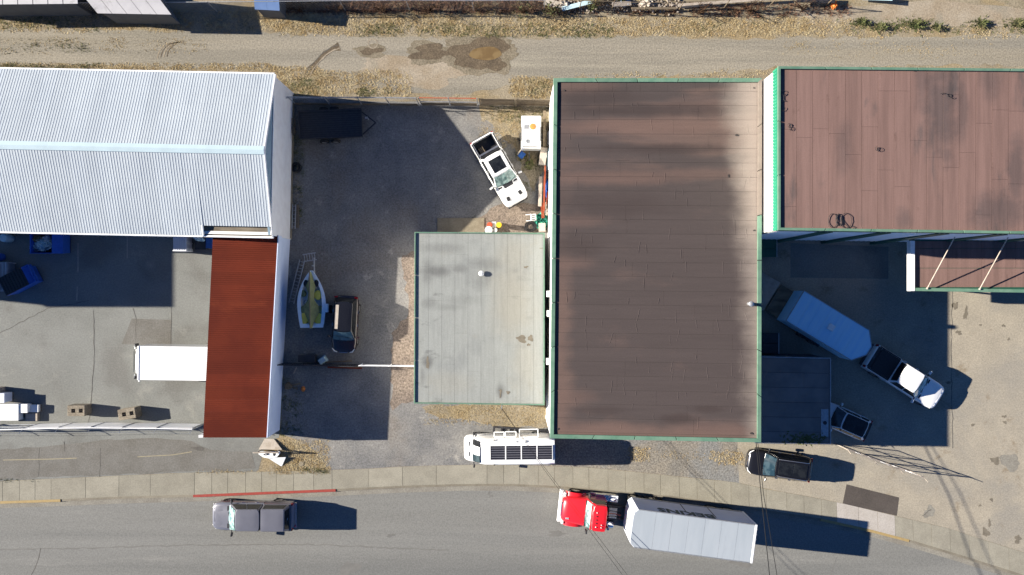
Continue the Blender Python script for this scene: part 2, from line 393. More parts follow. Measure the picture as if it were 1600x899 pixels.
M['darkgreen'] = pmat('dark green steel', (.022, .085, .055), (.016, .07, .046), 2, .5, .4, wpos=True)
M['whitewall'] = pmat('white painted wall', (.78, .77, .74), (.72, .70, .67), 1.5, .7, .25, wpos=True, dirt=(.55, .52, .47), dscale=.8, dlo=.6, dhi=.85)
M['greyclad'] = pmat('blue grey cladding', (.22, .30, .36), (.19, .27, .33), 1.5, .6, .3, wpos=True)
M['whitetrim'] = pmat('white trim', (.8, .8, .79), (.74, .74, .73), 3, .5, .4)
M['darkwall'] = pmat('dark painted wall', (.10, .11, .12), (.08, .09, .10), 2, .7)
# generic
M['steel'] = pmat('galvanised steel', (.42, .43, .44), (.32, .33, .34), 6, .45, .5, metal=.6)
M['white'] = pmat('white plastic', (.78, .78, .76), (.70, .70, .68), 4, .5, .4)
M['black'] = pmat('black plastic', (.018, .018, .02), (.026, .026, .028), 8, .5, .35)
M['blackmetal'] = pmat('black steel', (.022, .022, .026), (.035, .034, .036), 5, .5, .45)
M['rubber'] = pmat('tyre rubber', (.022, .022, .022), (.035, .033, .031), 12, .9, .15)
M['rim'] = pmat('alloy rim', (.45, .45, .46), (.36, .36, .37), 6, .3, .5, metal=.8)
M['chrome'] = pmat('chrome', (.75, .75, .76), (.65, .65, .66), 6, .15, .5, metal=1)
M['wood'] = pmat('grey timber', alb(176, 160, 136), alb(134, 118, 98), 3, .85, .15, stretch=(1, 8, 8), rnd=.14)
M['whitewood'] = pmat('whitewashed timber', alb(236, 222, 206), alb(206, 190, 172), 3, .8, .15, rnd=.06)
M['redwood'] = pmat('red oxide timber', alb(186, 92, 60), alb(158, 72, 48), 3, .8, .2, dirt=alb(205, 150, 116), dscale=3)
M['blue'] = pmat('blue plastic', (.020, .095, .42), (.016, .075, .34), 3, .45, .4)
M['bluetarp'] = pmat('blue tarp', (.02, .10, .36), (.015, .07, .26), 3, .5, .4)
M['palesheet'] = pmat('pale blue sheet', (.45, .60, .64), (.38, .52, .56), 3, .6)
M['greentarp'] = pmat('green tarp', (.05, .34, .24), (.03, .22, .16), 5, .5, .4, dirt=(.30, .60, .52), dscale=4)
M['olive'] = pmat('olive boat cover', (.20, .215, .10), (.13, .15, .07), 4, .75, .2)
M['yellow'] = pmat('yellow vinyl', (.78, .62, .10), (.68, .54, .08), 4, .6)
M['yellowpl'] = pmat('yellow plastic', (.72, .50, .03), (.64, .44, .03), 4, .5)
M['redpl'] = pmat('red plastic', (.45, .09, .04), (.38, .07, .03), 4, .5)
M['orangepl'] = pmat('orange plastic', (.66, .22, .05), (.58, .19, .05), 4, .6)
M['gelcoat'] = pmat('white gelcoat', (.76, .81, .83), (.68, .74, .77), 3, .35, .5)
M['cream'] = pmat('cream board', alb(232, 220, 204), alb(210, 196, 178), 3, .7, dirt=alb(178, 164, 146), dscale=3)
M['contents'] = pmat('bagged rubbish', (.30, .42, .55), (.16, .22, .30), 5, .6)
M['card'] = pmat('cardboard', (.30, .20, .11), (.22, .15, .09), 4, .85)
M['lamp'] = pmat('lamp lens', (.75, .75, .72), (.6, .6, .58), 8, .12, .5)
M['taillamp'] = pmat('red lamp lens', (.30, .01, .01), (.22, .01, .01), 8, .15, .5)
M['cable'] = pmat('black cable', (.02, .02, .022), rough=.6)
M['wire'] = pmat('weathered cable', (.015, .015, .016), rough=.8, spec=.1)
M['cellgap'] = pmat('panel backing', (.20, .20, .22), rough=.4)
M['skycells'] = pmat('solar cells', (.018, .018, .026), (.026, .026, .034), 6, .22, .5)
def glassmat(name, A, B, rough=.04):
    t = NT(name); c = t.mix(t.step(t.noise(t.obj(), 2.2, 4, .6), .40, .60), A, B); return t.done(c, rough, .6)
M['glass'] = glassmat('tinted glass', (.012, .026, .034), (.034, .056, .066))
M['glasslight'] = glassmat('clear windscreen', (.07, .14, .14), (.30, .44, .42))
M['glassdark'] = glassmat('dark glass', (.008, .009, .011), (.016, .018, .02))
def _p(): pass
def paint(name, c, metal=.0, rough=.32, coat=.8, dirt=None):
    return pmat(name, c, tuple(x * .93 for x in c), 1.5, rough, .45, metal, coat, dirt=dirt, dscale=1.4)
M['p_white'] = paint('white paint', (.82, .82, .80))
M['p_white2'] = paint('white paint with dust', (.80, .79, .77))
M['p_grey'] = paint('slate grey metallic paint', (.150, .150, .172), .2, .34)
M['p_black'] = paint('black paint', (.008, .008, .010), .0, .25, .5)
M['p_maroon'] = paint('black cherry paint', (.022, .010, .010), .1, .22)
M['p_red'] = paint('red truck paint', (.62, .014, .022), 0, .32)
M['p_skin'] = pmat('dusty white trailer skin', alb(214, 223, 230), alb(204, 214, 222), .5, .5, .4, stretch=(2.2, .35, 1), dirt=alb(196, 205, 214), dscale=.8)
M['p_side'] = pmat('trailer side skin', (.62, .64, .70), (.56, .58, .65), 1, .5, .4)
M['p_bluetrailer'] = pmat('pale blue trailer roof', (.42, .70, .85), (.34, .64, .85), 1, .5, .35, stretch=(3, .3, 1))
M['letters'] = pmat('dark green lettering', (.02, .06, .06), rough=.6)

# ================================================================== THE SETTING
def sheet(name, poly, z, mat):
    mb = MB(); mb.add([(p[0], p[1], z) for p in poly], [list(range(len(poly)))])
    o = mb.build(name, mat); o['kind'] = 'structure'
    if o.data.polygons[0].normal.z < 0: o.data.flip_normals()
    return o
def rough_line(pts, step=.5, amp=.12):
    n = len(pts); return rough_poly(pts, step, amp)[:-max(1, int((Vector(pts[-1]) - Vector(pts[0])).length / step))] + [tuple(pts[-1])]
def px_poly(pts): return [tuple(P(x, y)[:2]) for x, y in pts]

BACK = [(0, 752), (100, 748), (200, 743), (300, 739), (400, 737.5), (517, 735), (575, 733), (629, 729.5), (682, 728), (760, 726.5), (800, 727), (920, 731), (980, 736.5), (1050, 744), (1150, 754), (1200, 765), (1257, 775), (1315, 786.5), (1400, 806.5), (1485, 826.5), (1537, 844), (1598, 863)]
FRONT = [(0, 787), (95, 784), (187, 780), (302, 777), (398, 773), (525, 768), (625, 763), (725, 760), (798, 760), (868, 763), (920, 767.5), (1050, 779), (1150, 793), (1200, 801), (1282, 814), (1355, 830), (1420, 847), (1500, 871), (1598, 902)]
xs_edge = [-2600, -900] + [x for x in range(-200, 1801, 25)] + [2600, 4200]
back_w = [tuple(P(x, interp(BACK, x))[:2]) for x in xs_edge]
front_w = [tuple(P(x, interp(FRONT, x))[:2]) for x in xs_edge]

sheet('ground', [(-420, -420), (420, -420), (420, 420), (-420, 420)], -.26, M['dirt'])
# land north of the sidewalk, one solid step above the road
land = MB(); land.prism(back_w + [(back_w[-1][0], 220), (back_w[0][0], 220)], -.25, 0.0)
land.build('terrain', M['dirt'], kind='structure')
# road
sheet('road', [(x, y + .3) for x, y in front_w] + [(front_w[-1][0], -60), (front_w[0][0], -60)], -.13, M['road'])

def back_seg(a, b, n=24):
    return [tuple(P(a + (b - a) * i / n, interp(BACK, a + (b - a) * i / n) - .4)[:2]) for i in range(n + 1)]
sheet('gravel_lane', rough_poly(px_poly([(-900, 42), (60, 46), (300, 50), (480, 54), (640, 60), (820, 60), (1000, 58), (1200, 60), (1400, 58), (1700, 52), (2600, 50), (2600, 104), (1420, 102), (1210, 106), (1090, 119), (868, 121), (700, 150), (640, 148), (560, 128), (480, 108), (420, 106), (200, 102), (0, 100), (-900, 96)]), .5, .16), .004, M['lane'])
sheet('parking_lot', px_poly([(-900, 360), (455, 372), (446, 520), (438, 640), (436, 684), (416, 690), (404, 734)]) + back_seg(400, -900, 30), .004, M['lot'])
sheet('gravel_verge', rough_line(px_poly([(868, 640), (1180, 640), (1180, 752)]), .6, .08) + back_seg(1160, 862, 10), .005, M['verge'])
sheet('driveway', px_poly([(1130, 356), (2600, 340), (2600, 1150)]) + back_seg(2400, 1155, 40) + px_poly([(1152, 690)]), .007, M['drive'])
sheet('gravel_yard', rough_line(px_poly([(452, 152), (560, 158), (760, 160), (862, 164), (862, 726)]), .6, .05) + back_seg(858, 512, 20) + rough_line(px_poly([(508, 725), (492, 706), (470, 688), (440, 680), (440, 560), (452, 372)]), .5, .06), .009, M['yard'])
sheet('pink_gravel', rough_poly(px_poly([(745, 340), (790, 316), (845, 318), (856, 365), (756, 366)]), .35, .1), .013, M['pink'])
sheet('brown_gravel', rough_poly(px_poly([(626, 398), (655, 392), (655, 620), (612, 640), (612, 520), (640, 490)]), .4, .15), .013, M['pink'])
sheet('dirt_patch', rough_poly(px_poly([(662, 634), (862, 628), (862, 668), (790, 668), (720, 656), (668, 648)]), .4, .14), .013, M['dirt'])
sheet('dirt_patch', rough_poly(px_poly([(748, 164), (858, 164), (858, 250), (832, 300), (800, 230), (770, 196), (752, 186)]), .4, .16), .013, M['dirt'])
sheet('sand_patch', blob(*P(1440, 22)[:2], 7.6, .95, 40, .22), .006, M['sand'])
sheet('sand_patch', blob(*P(1275, 33)[:2], 1.5, .45, 26, .3), .007, M['sand'])
sheet('sand_patch', blob(*P(655, 108)[:2], 4.2, 1.2, 40, .28, rot=-.1), .010, M['sand'])
# the muddy hollow in the lane
for (x, y, rx, ry, n_) in ((748, 84, 2.9, 1.25, 60), (672, 83, 2.0, .75, 50), (775, 100, 1.1, .75, 40), (580, 80, 1.3, .45, 40)):
    sheet('damp_dirt', blob(*P(x, y)[:2], rx, ry, n_, .24), .0112 + .0001 * (x % 7), M['damp'])
sheet('wet_mud', blob(*P(748, 83)[:2], 2.3, 1.0, 36, .26, rot=.1), .013, M['mud'])
sheet('wet_mud', blob(*P(672, 82)[:2], 1.5, .5, 30, .35), .012, M['mud'])
sheet('wet_mud', blob(*P(775, 100)[:2], .75, .5, 24, .25), .015, M['mud'])
sheet('wet_mud', blob(*P(580, 80)[:2], .8, .25, 24, .35), .012, M['mud'])
sheet('puddle', blob(*P(759, 84)[:2], 1.15, .50, 28, .07), .019, M['water'])

# paler and darker repairs, cracks and painted lines on the lot
def strip(pts, w, z, mat, name, jit=0.0, pxs=True):
    q = [P(*p) for p in pts] if pxs else [Vector((*p, 0)) for p in pts]; a = []; b = []
    if jit:
        qq = [q[0]]
        for i in range(len(q) - 1):
            n = max(2, int((q[i + 1] - q[i]).length / .35))
            for k in range(1, n + 1):
                v = q[i].lerp(q[i + 1], k / n)
                qq.append(v + Vector((rng.uniform(-jit, jit), rng.uniform(-jit, jit), 0)))
        q = qq
    for i, p in enumerate(q):
        d = (q[min(i + 1, len(q) - 1)] - q[max(i - 1, 0)]).normalized(); n = Vector((-d.y, d.x, 0)); ww = w * (rng.uniform(.5, 1.25) if jit else 1) / 2
        a.append(tuple((p + n * ww)[:2])); b.append(tuple((p - n * ww)[:2]))
    mb = MB(); k = len(a); mb.add([(x, y, z) for x, y in a + b], [[i, i + 1, k + i + 1, k + i] for i in range(k - 1)])
    o = mb.build(name, mat); o['kind'] = 'structure'; return o
sheet('asphalt_repair', px_poly([(206, 498), (268, 500), (268, 540), (190, 538)]), .009, M['lotdark'])
sheet('asphalt_repair', rough_poly(px_poly([(112, 694), (158, 688), (250, 684), (300, 690), (330, 704), (392, 706), (400, 732), (330, 736), (210, 741), (60, 746), (0, 749), (-60, 752), (-60, 706), (40, 700)]), .6, .06), .009, M['lotdark'])
strip([(146, 485), (147, 560), (142, 640), (138, 662)], .045, .012, M['crack'], 'asphalt_crack', .04)
strip([(0, 520), (30, 505), (75, 482), (140, 470)], .04, .012, M['crack'], 'asphalt_crack', .06)
strip([(208, 482), (213, 500), (212, 535)], .04, .012, M['crack'], 'asphalt_crack', .05)
strip([(268, 480), (266, 560)], .04, .012, M['crack'], 'asphalt_crack', .03)
strip([(100, 690), (101, 705)], .05, .013, M['crack'], 'asphalt_crack', .03)
strip([(157, 700), (156, 745)], .05, .013, M['crack'], 'asphalt_crack', .03)
strip([(62, 700), (60, 745)], .04, .013, M['crack'], 'asphalt_crack', .04)
strip([(122, 380), (122, 426)], .10, .012, M['line'], 'parking_line')
strip([(121, 448), (120, 470)], .10, .012, M['line'], 'parking_line')
strip([(199, 368), (199, 404)], .09, .012, M['line'], 'parking_line')
strip([(5, 719), (80, 717.5), (120, 716)], .06, .014, M['lineyellow'], 'parking_line')
strip([(215, 714), (270, 711), (300, 706)], .06, .014, M['lineyellow'], 'parking_line')
sheet('tyre_scuff', blob(*P(310, 701)[:2], .5, .14, 20, .3), .013, M['crack'])
# driveway marks
sheet('asphalt_repair', px_poly([(1322.5, 757), (1404.5, 777.5), (1401, 806), (1316.5, 787)]), .014, M['fresh'])
sheet('asphalt_repair', px_poly([(1235, 380), (1388, 386), (1388, 436), (1235, 434)]), .012, M['lot'])
for (x, y, rx, ry) in [(1350, 0, 0, 0)] and [(1549, 781, .12, .2), (1531, 790, .12, .12), (1540, 832, .3, .45), (1546, 818, .15, .3), (1590, 843, .35, .35), (1570, 660, .22, .12), (1576, 530, .14, .12), (1568, 509, .16, .14), (1532, 508, .12, .1), (1492, 478, .25, .4), (1509, 490, .2, .55), (1498, 520, .3, .2), (1569, 651, .2, .15), (1520, 664, .2, .12), (1482, 598, .3, .1), (1555, 720, .5, .3)]:
    sheet('oil_stain', blob(*P(x, y)[:2], rx * .75, ry * .75, 32, .4), .0125, M['stain'])
sheet('pale_patch', blob(*P(1578, 722)[:2], .75, .55, 24, .3), .0135, M['gutter'])
sheet('pale_patch', blob(*P(1452, 800)[:2], .4, .4, 20, .35), .0135, M['gutter'])
strip([(1441, 806), (1447, 801), (1455, 797)], .06, .016, M['crack'], 'asphalt_crack', .04)
strip([(1486, 372), (1488, 470), (1486, 560), (1489, 700)], .05, .0125, M['crack'], 'asphalt_crack', .05)
# road seams
strip([(-60, 862), (120, 858), (300, 853), (480, 852), (700, 861)], .10, -.126, M['asphdark'], 'road_seam', .05)
strip([(62, 858), (56, 880), (48, 900)], .05, -.126, M['crack'], 'road_crack', .05)
strip([(1308, 872), (1298, 905)], .05, -.126, M['asphdark'], 'road_seam', .03)
for (x, y, rx, ry) in [(870, 835, .7, .18), (545, 890, .7, .5), (1160, 880, .6, .4), (764, 772, .12, .1), (768, 776, .1, .1), (610, 838, .3, .12), (1000, 835, .3, .1)]:
    sheet('oil_stain', blob(*P(x, y)[:2], rx, ry, 18, .4), -.1255, M['asphdark'])
# manhole-like ring pressed in the lane and the arc of turned earth
ring = [(P(582.5, 68.5)[0] + .34 * math.cos(a / 16 * 2 * math.pi), P(582.5, 68.5)[1] + .34 * math.sin(a / 16 * 2 * math.pi)) for a in range(17)]
strip(ring, .07, .016, M['sand'], 'tyre_mark', 0, False)
arc = [(480.5, 125), (483, 114), (489, 104), (498, 94), (508, 84), (520, 76), (530, 73)]
for off, mt, w, z in ((0, 'mud', .55, .012), (2.2, 'sand', .10, .02), (-2.2, 'crack', .07, .018)):
    strip([(x + off, y + off) for x, y in arc], w, z, M[mt], 'tyre_mark', .02)
for k in range(4):
    strip([(246 + 5 * k, 92 - k), (249 + 5 * k, 80 - k), (258 + 6 * k, 70 - k), (272 + 5 * k, 66)], .07, .013, M['mud'] if k % 2 else M['sand'], 'tyre_mark', .03)

# ------------------------------------------------------------------ kerb, gutter, sidewalk slabs
def fpt(x, d=0.0):
    """point on the kerb face at photo column x, d metres toward the road (negative: toward the walk)"""
    a, b = P(x - 3, interp(FRONT, x - 3)), P(x + 3, interp(FRONT, x + 3)); n = (b - a).normalized(); n = Vector((n.y, -n.x, 0))
    return P(x, interp(FRONT, x)) + n * d
def ribbon(name, x0, x1, d0, d1, z0, z1, mat, n=None):
    n = n or max(2, int((x1 - x0) / 25)); mb = MB(); xs = [x0 + (x1 - x0) * i / n for i in range(n + 1)]
    rings = []
    for x in xs:
        a, b = fpt(x, d0), fpt(x, d1); rings.append([(a.x, a.y, z0), (b.x, b.y, z0), (b.x, b.y, z1), (a.x, a.y, z1)])
    mb.loft(rings, smooth=False); o = mb.build(name, mat); o['kind'] = 'structure'; return o
ribbon('gutter', -400, 2000, .02, .36, -.2, -.118, M['gutter'])
dips = [(95, 302), (525, 1282), (1425, 1700)]
ribbon('kerb', -400, -.5, -.16, 0, -.2, .02, M['kerb'])
ribbon('yellow_kerb', 0, 94.5, -.17, .012, -.2, .024, M['yellowpaint'])
ribbon('kerb', 95, 301.5, -.16, 0, -.2, -.02, M['kerb'])
ribbon('red_kerb', 302, 524.5, -.17, .012, -.2, .024, M['redpaint'])
ribbon('kerb', 525, 1281.5, -.16, 0, -.2, -.02, M['kerb'])
ribbon('yellow_kerb', 1282, 1420, -.17, .012, -.2, .022, M['yellowpaint'])
ribbon('kerb', 1420.5, 2000, -.16, 0, -.2, -.0, M['kerb'])
walk = MB()
xs = list(range(-400, 2001, 25)); rings = []
for x in xs:
    a, b = fpt(x, -.165), P(x, interp(BACK, x)); rings.append([(a.x, a.y, -.2), (b.x, b.y, -.2), (b.x, b.y, .006), (a.x, a.y, .006)])
walk.loft(rings, smooth=False)
walk = walk.build('sidewalk', M['joint'], kind='structure')
joints = [-120, -90, -60, -27, 4, 31, 55, 80, 134, 186, 235, 304, 331, 356, 384, 409, 432, 459, 490, 519, 576, 629, 682, 761, 787, 812, 841, 866, 895, 920, 950, 977, 1006, 1032, 1061, 1089, 1116, 1142, 1170, 1197, 1229, 1256, 1283, 1307, 1341, 1371, 1398, 1426, 1455, 1484, 1514, 1545, 1576, 1607, 1640, 1675]
for i in range(len(joints) - 1):
    a, b = joints[i] + .26, joints[i + 1] - .26; nn = 3; top = []; bot = []
    for k in range(nn + 1):
        x = a + (b - a) * k / nn
        f = fpt(x, -.175); q = P(x, interp(BACK, x)); top.append((q.x, q.y)); bot.append((f.x, f.y))
    poly = bot + top[::-1]
    dz = rng.uniform(-.003, .003); new = 1300 < joints[i] < 1395
    mb = MB(); mb.prism(poly, -.05, .016 + dz)
    o = mb.build('slab', M['newslab'] if new else M['slab'], walk)
    if new: o['label'] = 'fresh pale concrete slab'
# rounded spill of new concrete either side of the new slabs
# ------------------------------------------------------------------ grass and weeds (nobody could count it)
def tufts(name, areas, mat_, seed, hmin=.03, hmax=.09):
    r = random.Random(seed); V = []; F = []
    for (x0, y0, x1, y1, n, sz) in areas:
        n = int(n * 2.2); sz *= .8
        cl = [(r.uniform(x0, x1), r.uniform(y0, y1)) for _ in range(max(2, n // 26))]
        for _ in range(n):
            if r.random() < .72:
                c = r.choice(cl); px = r.gauss(c[0], 9); py = r.gauss(c[1], min(4.5, (y1 - y0) / 4 + .5))
            else: px = r.uniform(x0, x1); py = r.uniform(y0, y1)
            if not (x0 - 4 < px < x1 + 4 and y0 - 2 < py < y1 + 2): continue
            c = P(px, py); rad = sz * r.uniform(.5, 1.3); hh = r.uniform(hmin, hmax)
            for _b in range(r.randint(6, 10)):
                t = r.uniform(0, 6.283); d = Vector((math.cos(t), math.sin(t), 0)); s = Vector((-d.y, d.x, 0)) * rad * r.uniform(.05, .11)
                o = c + d * rad * r.uniform(0, .35); tip = c + d * rad * r.uniform(.6, 1.1) + Vector((0, 0, hh * r.uniform(.5, 1.1)))
                k = len(V); V += [tuple(o - s), tuple(o + s), tuple(tip)]; F.append((k, k + 1, k + 2))
    me = bpy.data.meshes.new(name); me.from_pydata(V, [], F); me.materials.append(mat_); me.update()
    o = bpy.data.objects.new(name, me); COL.objects.link(o); o['kind'] = 'stuff'; return o
dry = [(-80, 12, 500, 50, 1100, .2), (430, 6, 900, 55, 2300, .2), (880, 28, 1330, 56, 1500, .18), (1330, 40, 1680, 60, 260, .16), (-80, 100, 430, 112, 900, .15), (425, 105, 500, 150, 520, .2), (500, 112, 640, 150, 620, .18), (798, 122, 862, 152, 420, .18),
       (1090, 110, 1200, 121, 60, .12), (750, 164, 858, 230, 460, .17), (430, 688, 512, 738, 620, .17), (664, 634, 862, 664, 620, .13), (984, 700, 1014, 720, 110, .15), (1110, 704, 1158, 726, 150, .15), (1020, 706, 1100, 718, 40, .1),
       (300, 735, 520, 740, 150, .12), (-60, 60, 320, 84, 260, .12), (900, 114, 1120, 121, 90, .12), (452, 160, 470, 360, 120, .14), (645, 395, 660, 620, 60, .1), (1220, 66, 1560, 92, 130, .1)]
grn = [(-80, 16, 150, 48, 240, .2), (560, 38, 960, 58, 420, .17), (1290, 30, 1680, 52, 190, .2), (-80, 101, 160, 112, 190, .16), (430, 125, 500, 150, 90, .2), (560, 136, 610, 150, 60, .16), (758, 164, 858, 190, 130, .17), (458, 180, 474, 350, 200, .17), (438, 590, 470, 680, 120, .17),
       (470, 732, 512, 739, 70, .12), (0, 748, 60, 754, 20, .12), (825, 126, 860, 150, 40, .16), (10, 60, 140, 82, 60, .14), (1030, 36, 1200, 50, 30, .14), (800, 240, 842, 300, 90, .15), (730, 340, 760, 362, 30, .1)]
tufts('dry_grass', dry, M['dryg'], 11)
tufts('dry_brambles', [(442, -6, 870, 20, 1500, .26), (860, 4, 1060, 24, 240, .2), (1080, 6, 1330, 26, 260, .2)], M['bramble'], 13, .06, .25)
tufts('green_weeds', grn, M['greeng'], 12, .04, .13)

# ================================================================== BUILDINGS
def coping_run(root, c0, c1, inner0, inner1, h, th, mat, piece=2.9, name='coping', label=None):
    """row of metal coping lengths along one roof edge, with open joints"""
    c0, c1, inner0, inner1 = map(Vector, (c0, c1, inner0, inner1)); L = (c1 - c0).length; n = max(1, round(L / piece))
    for i in range(n):
        g = .022 / L; a = i / n + (g if i else 0); b = (i + 1) / n - (g if i < n - 1 else 0)
        q = [c0.lerp(c1, a), c0.lerp(c1, b), inner0.lerp(inner1, b), inner0.lerp(inner1, a)]
        mb = MB(); mb.prism([(p.x, p.y) for p in q], h - th, h)
        o = mb.build(name, mat, root, world=True, bevel=.012)
        if label: o['label'] = label
def inset(c, w):
    """corners NW NE SE SW moved in by w"""
    nw, ne, se, sw = [Vector(p) for p in c]
    return [nw + Vector((w, -w)), ne + Vector((-w, -w)), se + Vector((-w, w)), sw + Vector((w, w))]
def flat_building(name, label, c, h, wallmat, copmat, pw=.25, drop=.11, wall_in=.05, th=.28):
    c = [Vector(p[:2]) for p in c]; ctr = sum(c, Vector((0, 0))) / 4
    root = thing(name, label, 'building', (ctr.x, ctr.y, 0))
    wi = inset(c, wall_in)
    for i, nm in enumerate(('north', 'east', 'south', 'west')):
        a, b = wi[i], wi[(i + 1) % 4]; d = (b - a).normalized(); n = Vector((d.y, -d.x)) * .18   # inward
        e = d * (.18 if i % 2 == 0 else 0); s = d * (0 if i % 2 == 0 else .184); 
        q = [a + s, b - s, b - s + n, a + s + n]
        mb = MB(); mb.prism([(p.x, p.y) for p in q], -.05, h - th + .02); mb.build('wall', wallmat, root, world=True)
    ii = inset(c, pw)
    i2 = inset(c, .1)
    mb = MB(); mb.prism([(p.x, p.y) for p in i2], h - .5, h - drop - .016); deck = mb.build('roof_deck', M['bitumen'], root, world=True)
    for i in range(4):
        j = (i + 1) % 4
        coping_run(root, c[i], c[j], ii[i], ii[j], h, th, copmat)
    return root, deck, ii
def roof_strips(deck, ii, z, mat, rows, along, gap=.02, first=None, piece=(6, 10), seed=3):
    """membrane strips laid on the deck; along='x' rows run east-west, 'y' north-south"""
    r = random.Random(seed); Lx = (ii[1] - ii[0]).length; Ly = (ii[3] - ii[0]).length
    L, W = (Lx, Ly) if along == 'x' else (Ly, Lx); pos = 0.0; k = 0
    while pos < W - .02:
        rw = (first[0] if first and k == 0 else rows); e = min(pos + rw, W)
        cuts = [0.0]; x = 0.0
        if first and k == 0:
            while x + first[1] < L: x += first[1]; cuts.append(x)
        else:
            x = r.uniform(1.2, piece[1])
            while x < L - .6: cuts.append(x); x += r.uniform(*piece)
        cuts.append(L)
        for i in range(len(cuts) - 1):
            cg = gap * .55; a, b = cuts[i] + (cg / 2 if i else 0), cuts[i + 1] - cg / 2; p0, p1 = pos + gap / 2, e - gap / 2
            t = z + r.choice((0, .003, .006)); tilt = r.uniform(0, .004)
            uv = [(a, p0), (b, p0), (b, p1), (a, p1)]
            q = [bil([tuple(v) for v in ii], u / L, v / W) if along == 'x' else bil([tuple(v) for v in ii], v / W, u / L) for u, v in uv]
            mb = MB(); zz = [t + tilt, t + tilt, t, t]
            mb.hexa([(p[0], p[1], z - .02) for p in q], [(p[0], p[1], zz[n_]) for n_, p in enumerate(q)])
            mb.build('roof_sheet', mat, deck, world=True)
        pos = e; k += 1

# ---- the big brown-roofed warehouse in the middle
CA = [(2.65, 13.33), (15.92, 13.33), (15.86, -9.86), (2.42, -9.60)]; HA = 6.6
bA, dA, iA = flat_building('brown_roof_warehouse', 'white walled warehouse with the widest brown sheeted flat roof and green coping', CA, HA, M['whitewall'], M['green'])
roof_strips(dA, iA, HA - .11, M['roofA'], .905, 'x', .013, first=(.56, .88), piece=(5.5, 10.2), seed=5)
# short wrinkles and blisters in the old membrane
mb = MB(); r_ = random.Random(91)
for _ in range(130):
    q = bil([tuple(v) for v in iA], r_.uniform(.03, .97), r_.uniform(.02, .98)); L_ = r_.uniform(.25, .85); a_ = r_.gauss(math.pi / 2, .12) if r_.random() < .8 else r_.uniform(-.2, .2); z_ = HA - .104
    d_ = Vector((math.cos(a_), math.sin(a_))); n_ = Vector((-d_.y, d_.x)) * .022; c_ = Vector(q); b_ = d_ * L_ * .12
    p0, p1, p2 = c_ - d_ * L_ / 2, c_ + b_ * .4 + n_ * r_.uniform(-1, 1), c_ + d_ * L_ / 2
    for (u_, v_) in ((p0, p1), (p1, p2)):
        mb.add([(*(u_ - n_), z_), (*(v_ - n_), z_), (*v_, z_ + .010), (*u_, z_ + .010), (*(u_ + n_), z_), (*(v_ + n_), z_)], [[0, 1, 2, 3], [3, 2, 5, 4]])
tag(mb.build('membrane_wrinkle', M['roofA'], bA, world=True), kind='stuff')
for (px, py) in ((856.5, 459.5), (857, 490), (856, 565)):
    q = P(px, py, 5.4); mb = MB(); mb.box(q.x - .1, 2.56, q.y - .2, q.y + .2, 5.15, 5.6); mb.build('wall_lamp_box', M['whitetrim'], bA, world=True, bevel=.02)
q = P(1172, 475, 6.8); mb = MB(); mb.lathe([(.0, 6.45), (.11, 6.45), (.11, 6.95), (.17, 6.96), (.17, 7.08), (.12, 7.12), (0, 7.13)], 14, c=(q.x, q.y, 0)); mb.build('vent_pipe', M['steel'], bA, world=True)
for (px, py, a, b) in ((1175, 678, .10, .08), (1152, 211, .12, .06), (1139, 275, .04, .10), (872, 671, .06, .06), (882, 141, .06, .05), (1179, 137, .05, .05), (1179, 360, .05, .05)):
    q = P(px, py, HA); mb = MB(); mb.prism(blob(q.x, q.y, a, b, 9, .3), HA - .12, HA - .075); mb.build('roof_debris', M['bitumen'], bA, world=True)
for o in list(bA.children):
    if o.name.startswith('coping'):
        cx = sum(v.co.x for v in o.data.vertices) / 8 + bA.location.x; cy = sum(v.co.y for v in o.data.vertices) / 8 + bA.location.y
        if cx > 15.3 and cy > 3.4 and cy < 13.1: o.name = 'flashing'; o.data.materials[0] = M['flash']; o['label'] = 'dull flashing where the taller wall meets the roof'
# green downpipes / wall details on the west face
mb = MB(); mb.box(2.44, 2.58, -9.45, -9.3, 0, 6.3); mb.build('downpipe', M['whitetrim'], bA, world=True)

# ---- the warehouse on the right
CB = [(15.985, 13.30), (35.6, 13.1), (35.5, 3.16), (15.985, 3.44)]; HB = 9.2
bB, dB, iB = flat_building('pink_brown_warehouse', 'warehouse at the right edge with pinkish brown roof strips and a bright green west fascia', CB, HB, M['whitewall'], M['green'], pw=.16, drop=.13, wall_in=.07, th=.16)
roof_strips(dB, iB, HB - .13, M['roofB'], .985, 'y', .020, piece=(3.6, 6.4), seed=9)
# ribbed green fascia below the coping, west and south
mb = MB(); y = 3.50
while y < 13.2:
    mb.box(15.955, 16.0, y, min(y + .14, 13.25), HB - .85, HB - .165); y += .2
mb.box(15.985, 16.045, 3.46, 13.25, HB - .82, HB - .17)
mb.build('fascia', M['greenclad'], bB, world=True, label='bright green ribbed fascia on the west side')
mb = MB(); mb.beam((16.06, 3.46, HB - .36), (35.4, 3.19, HB - .36), .06, .38); mb.build('fascia', M['darkgreen'], bB, world=True, label='dark green south fascia')
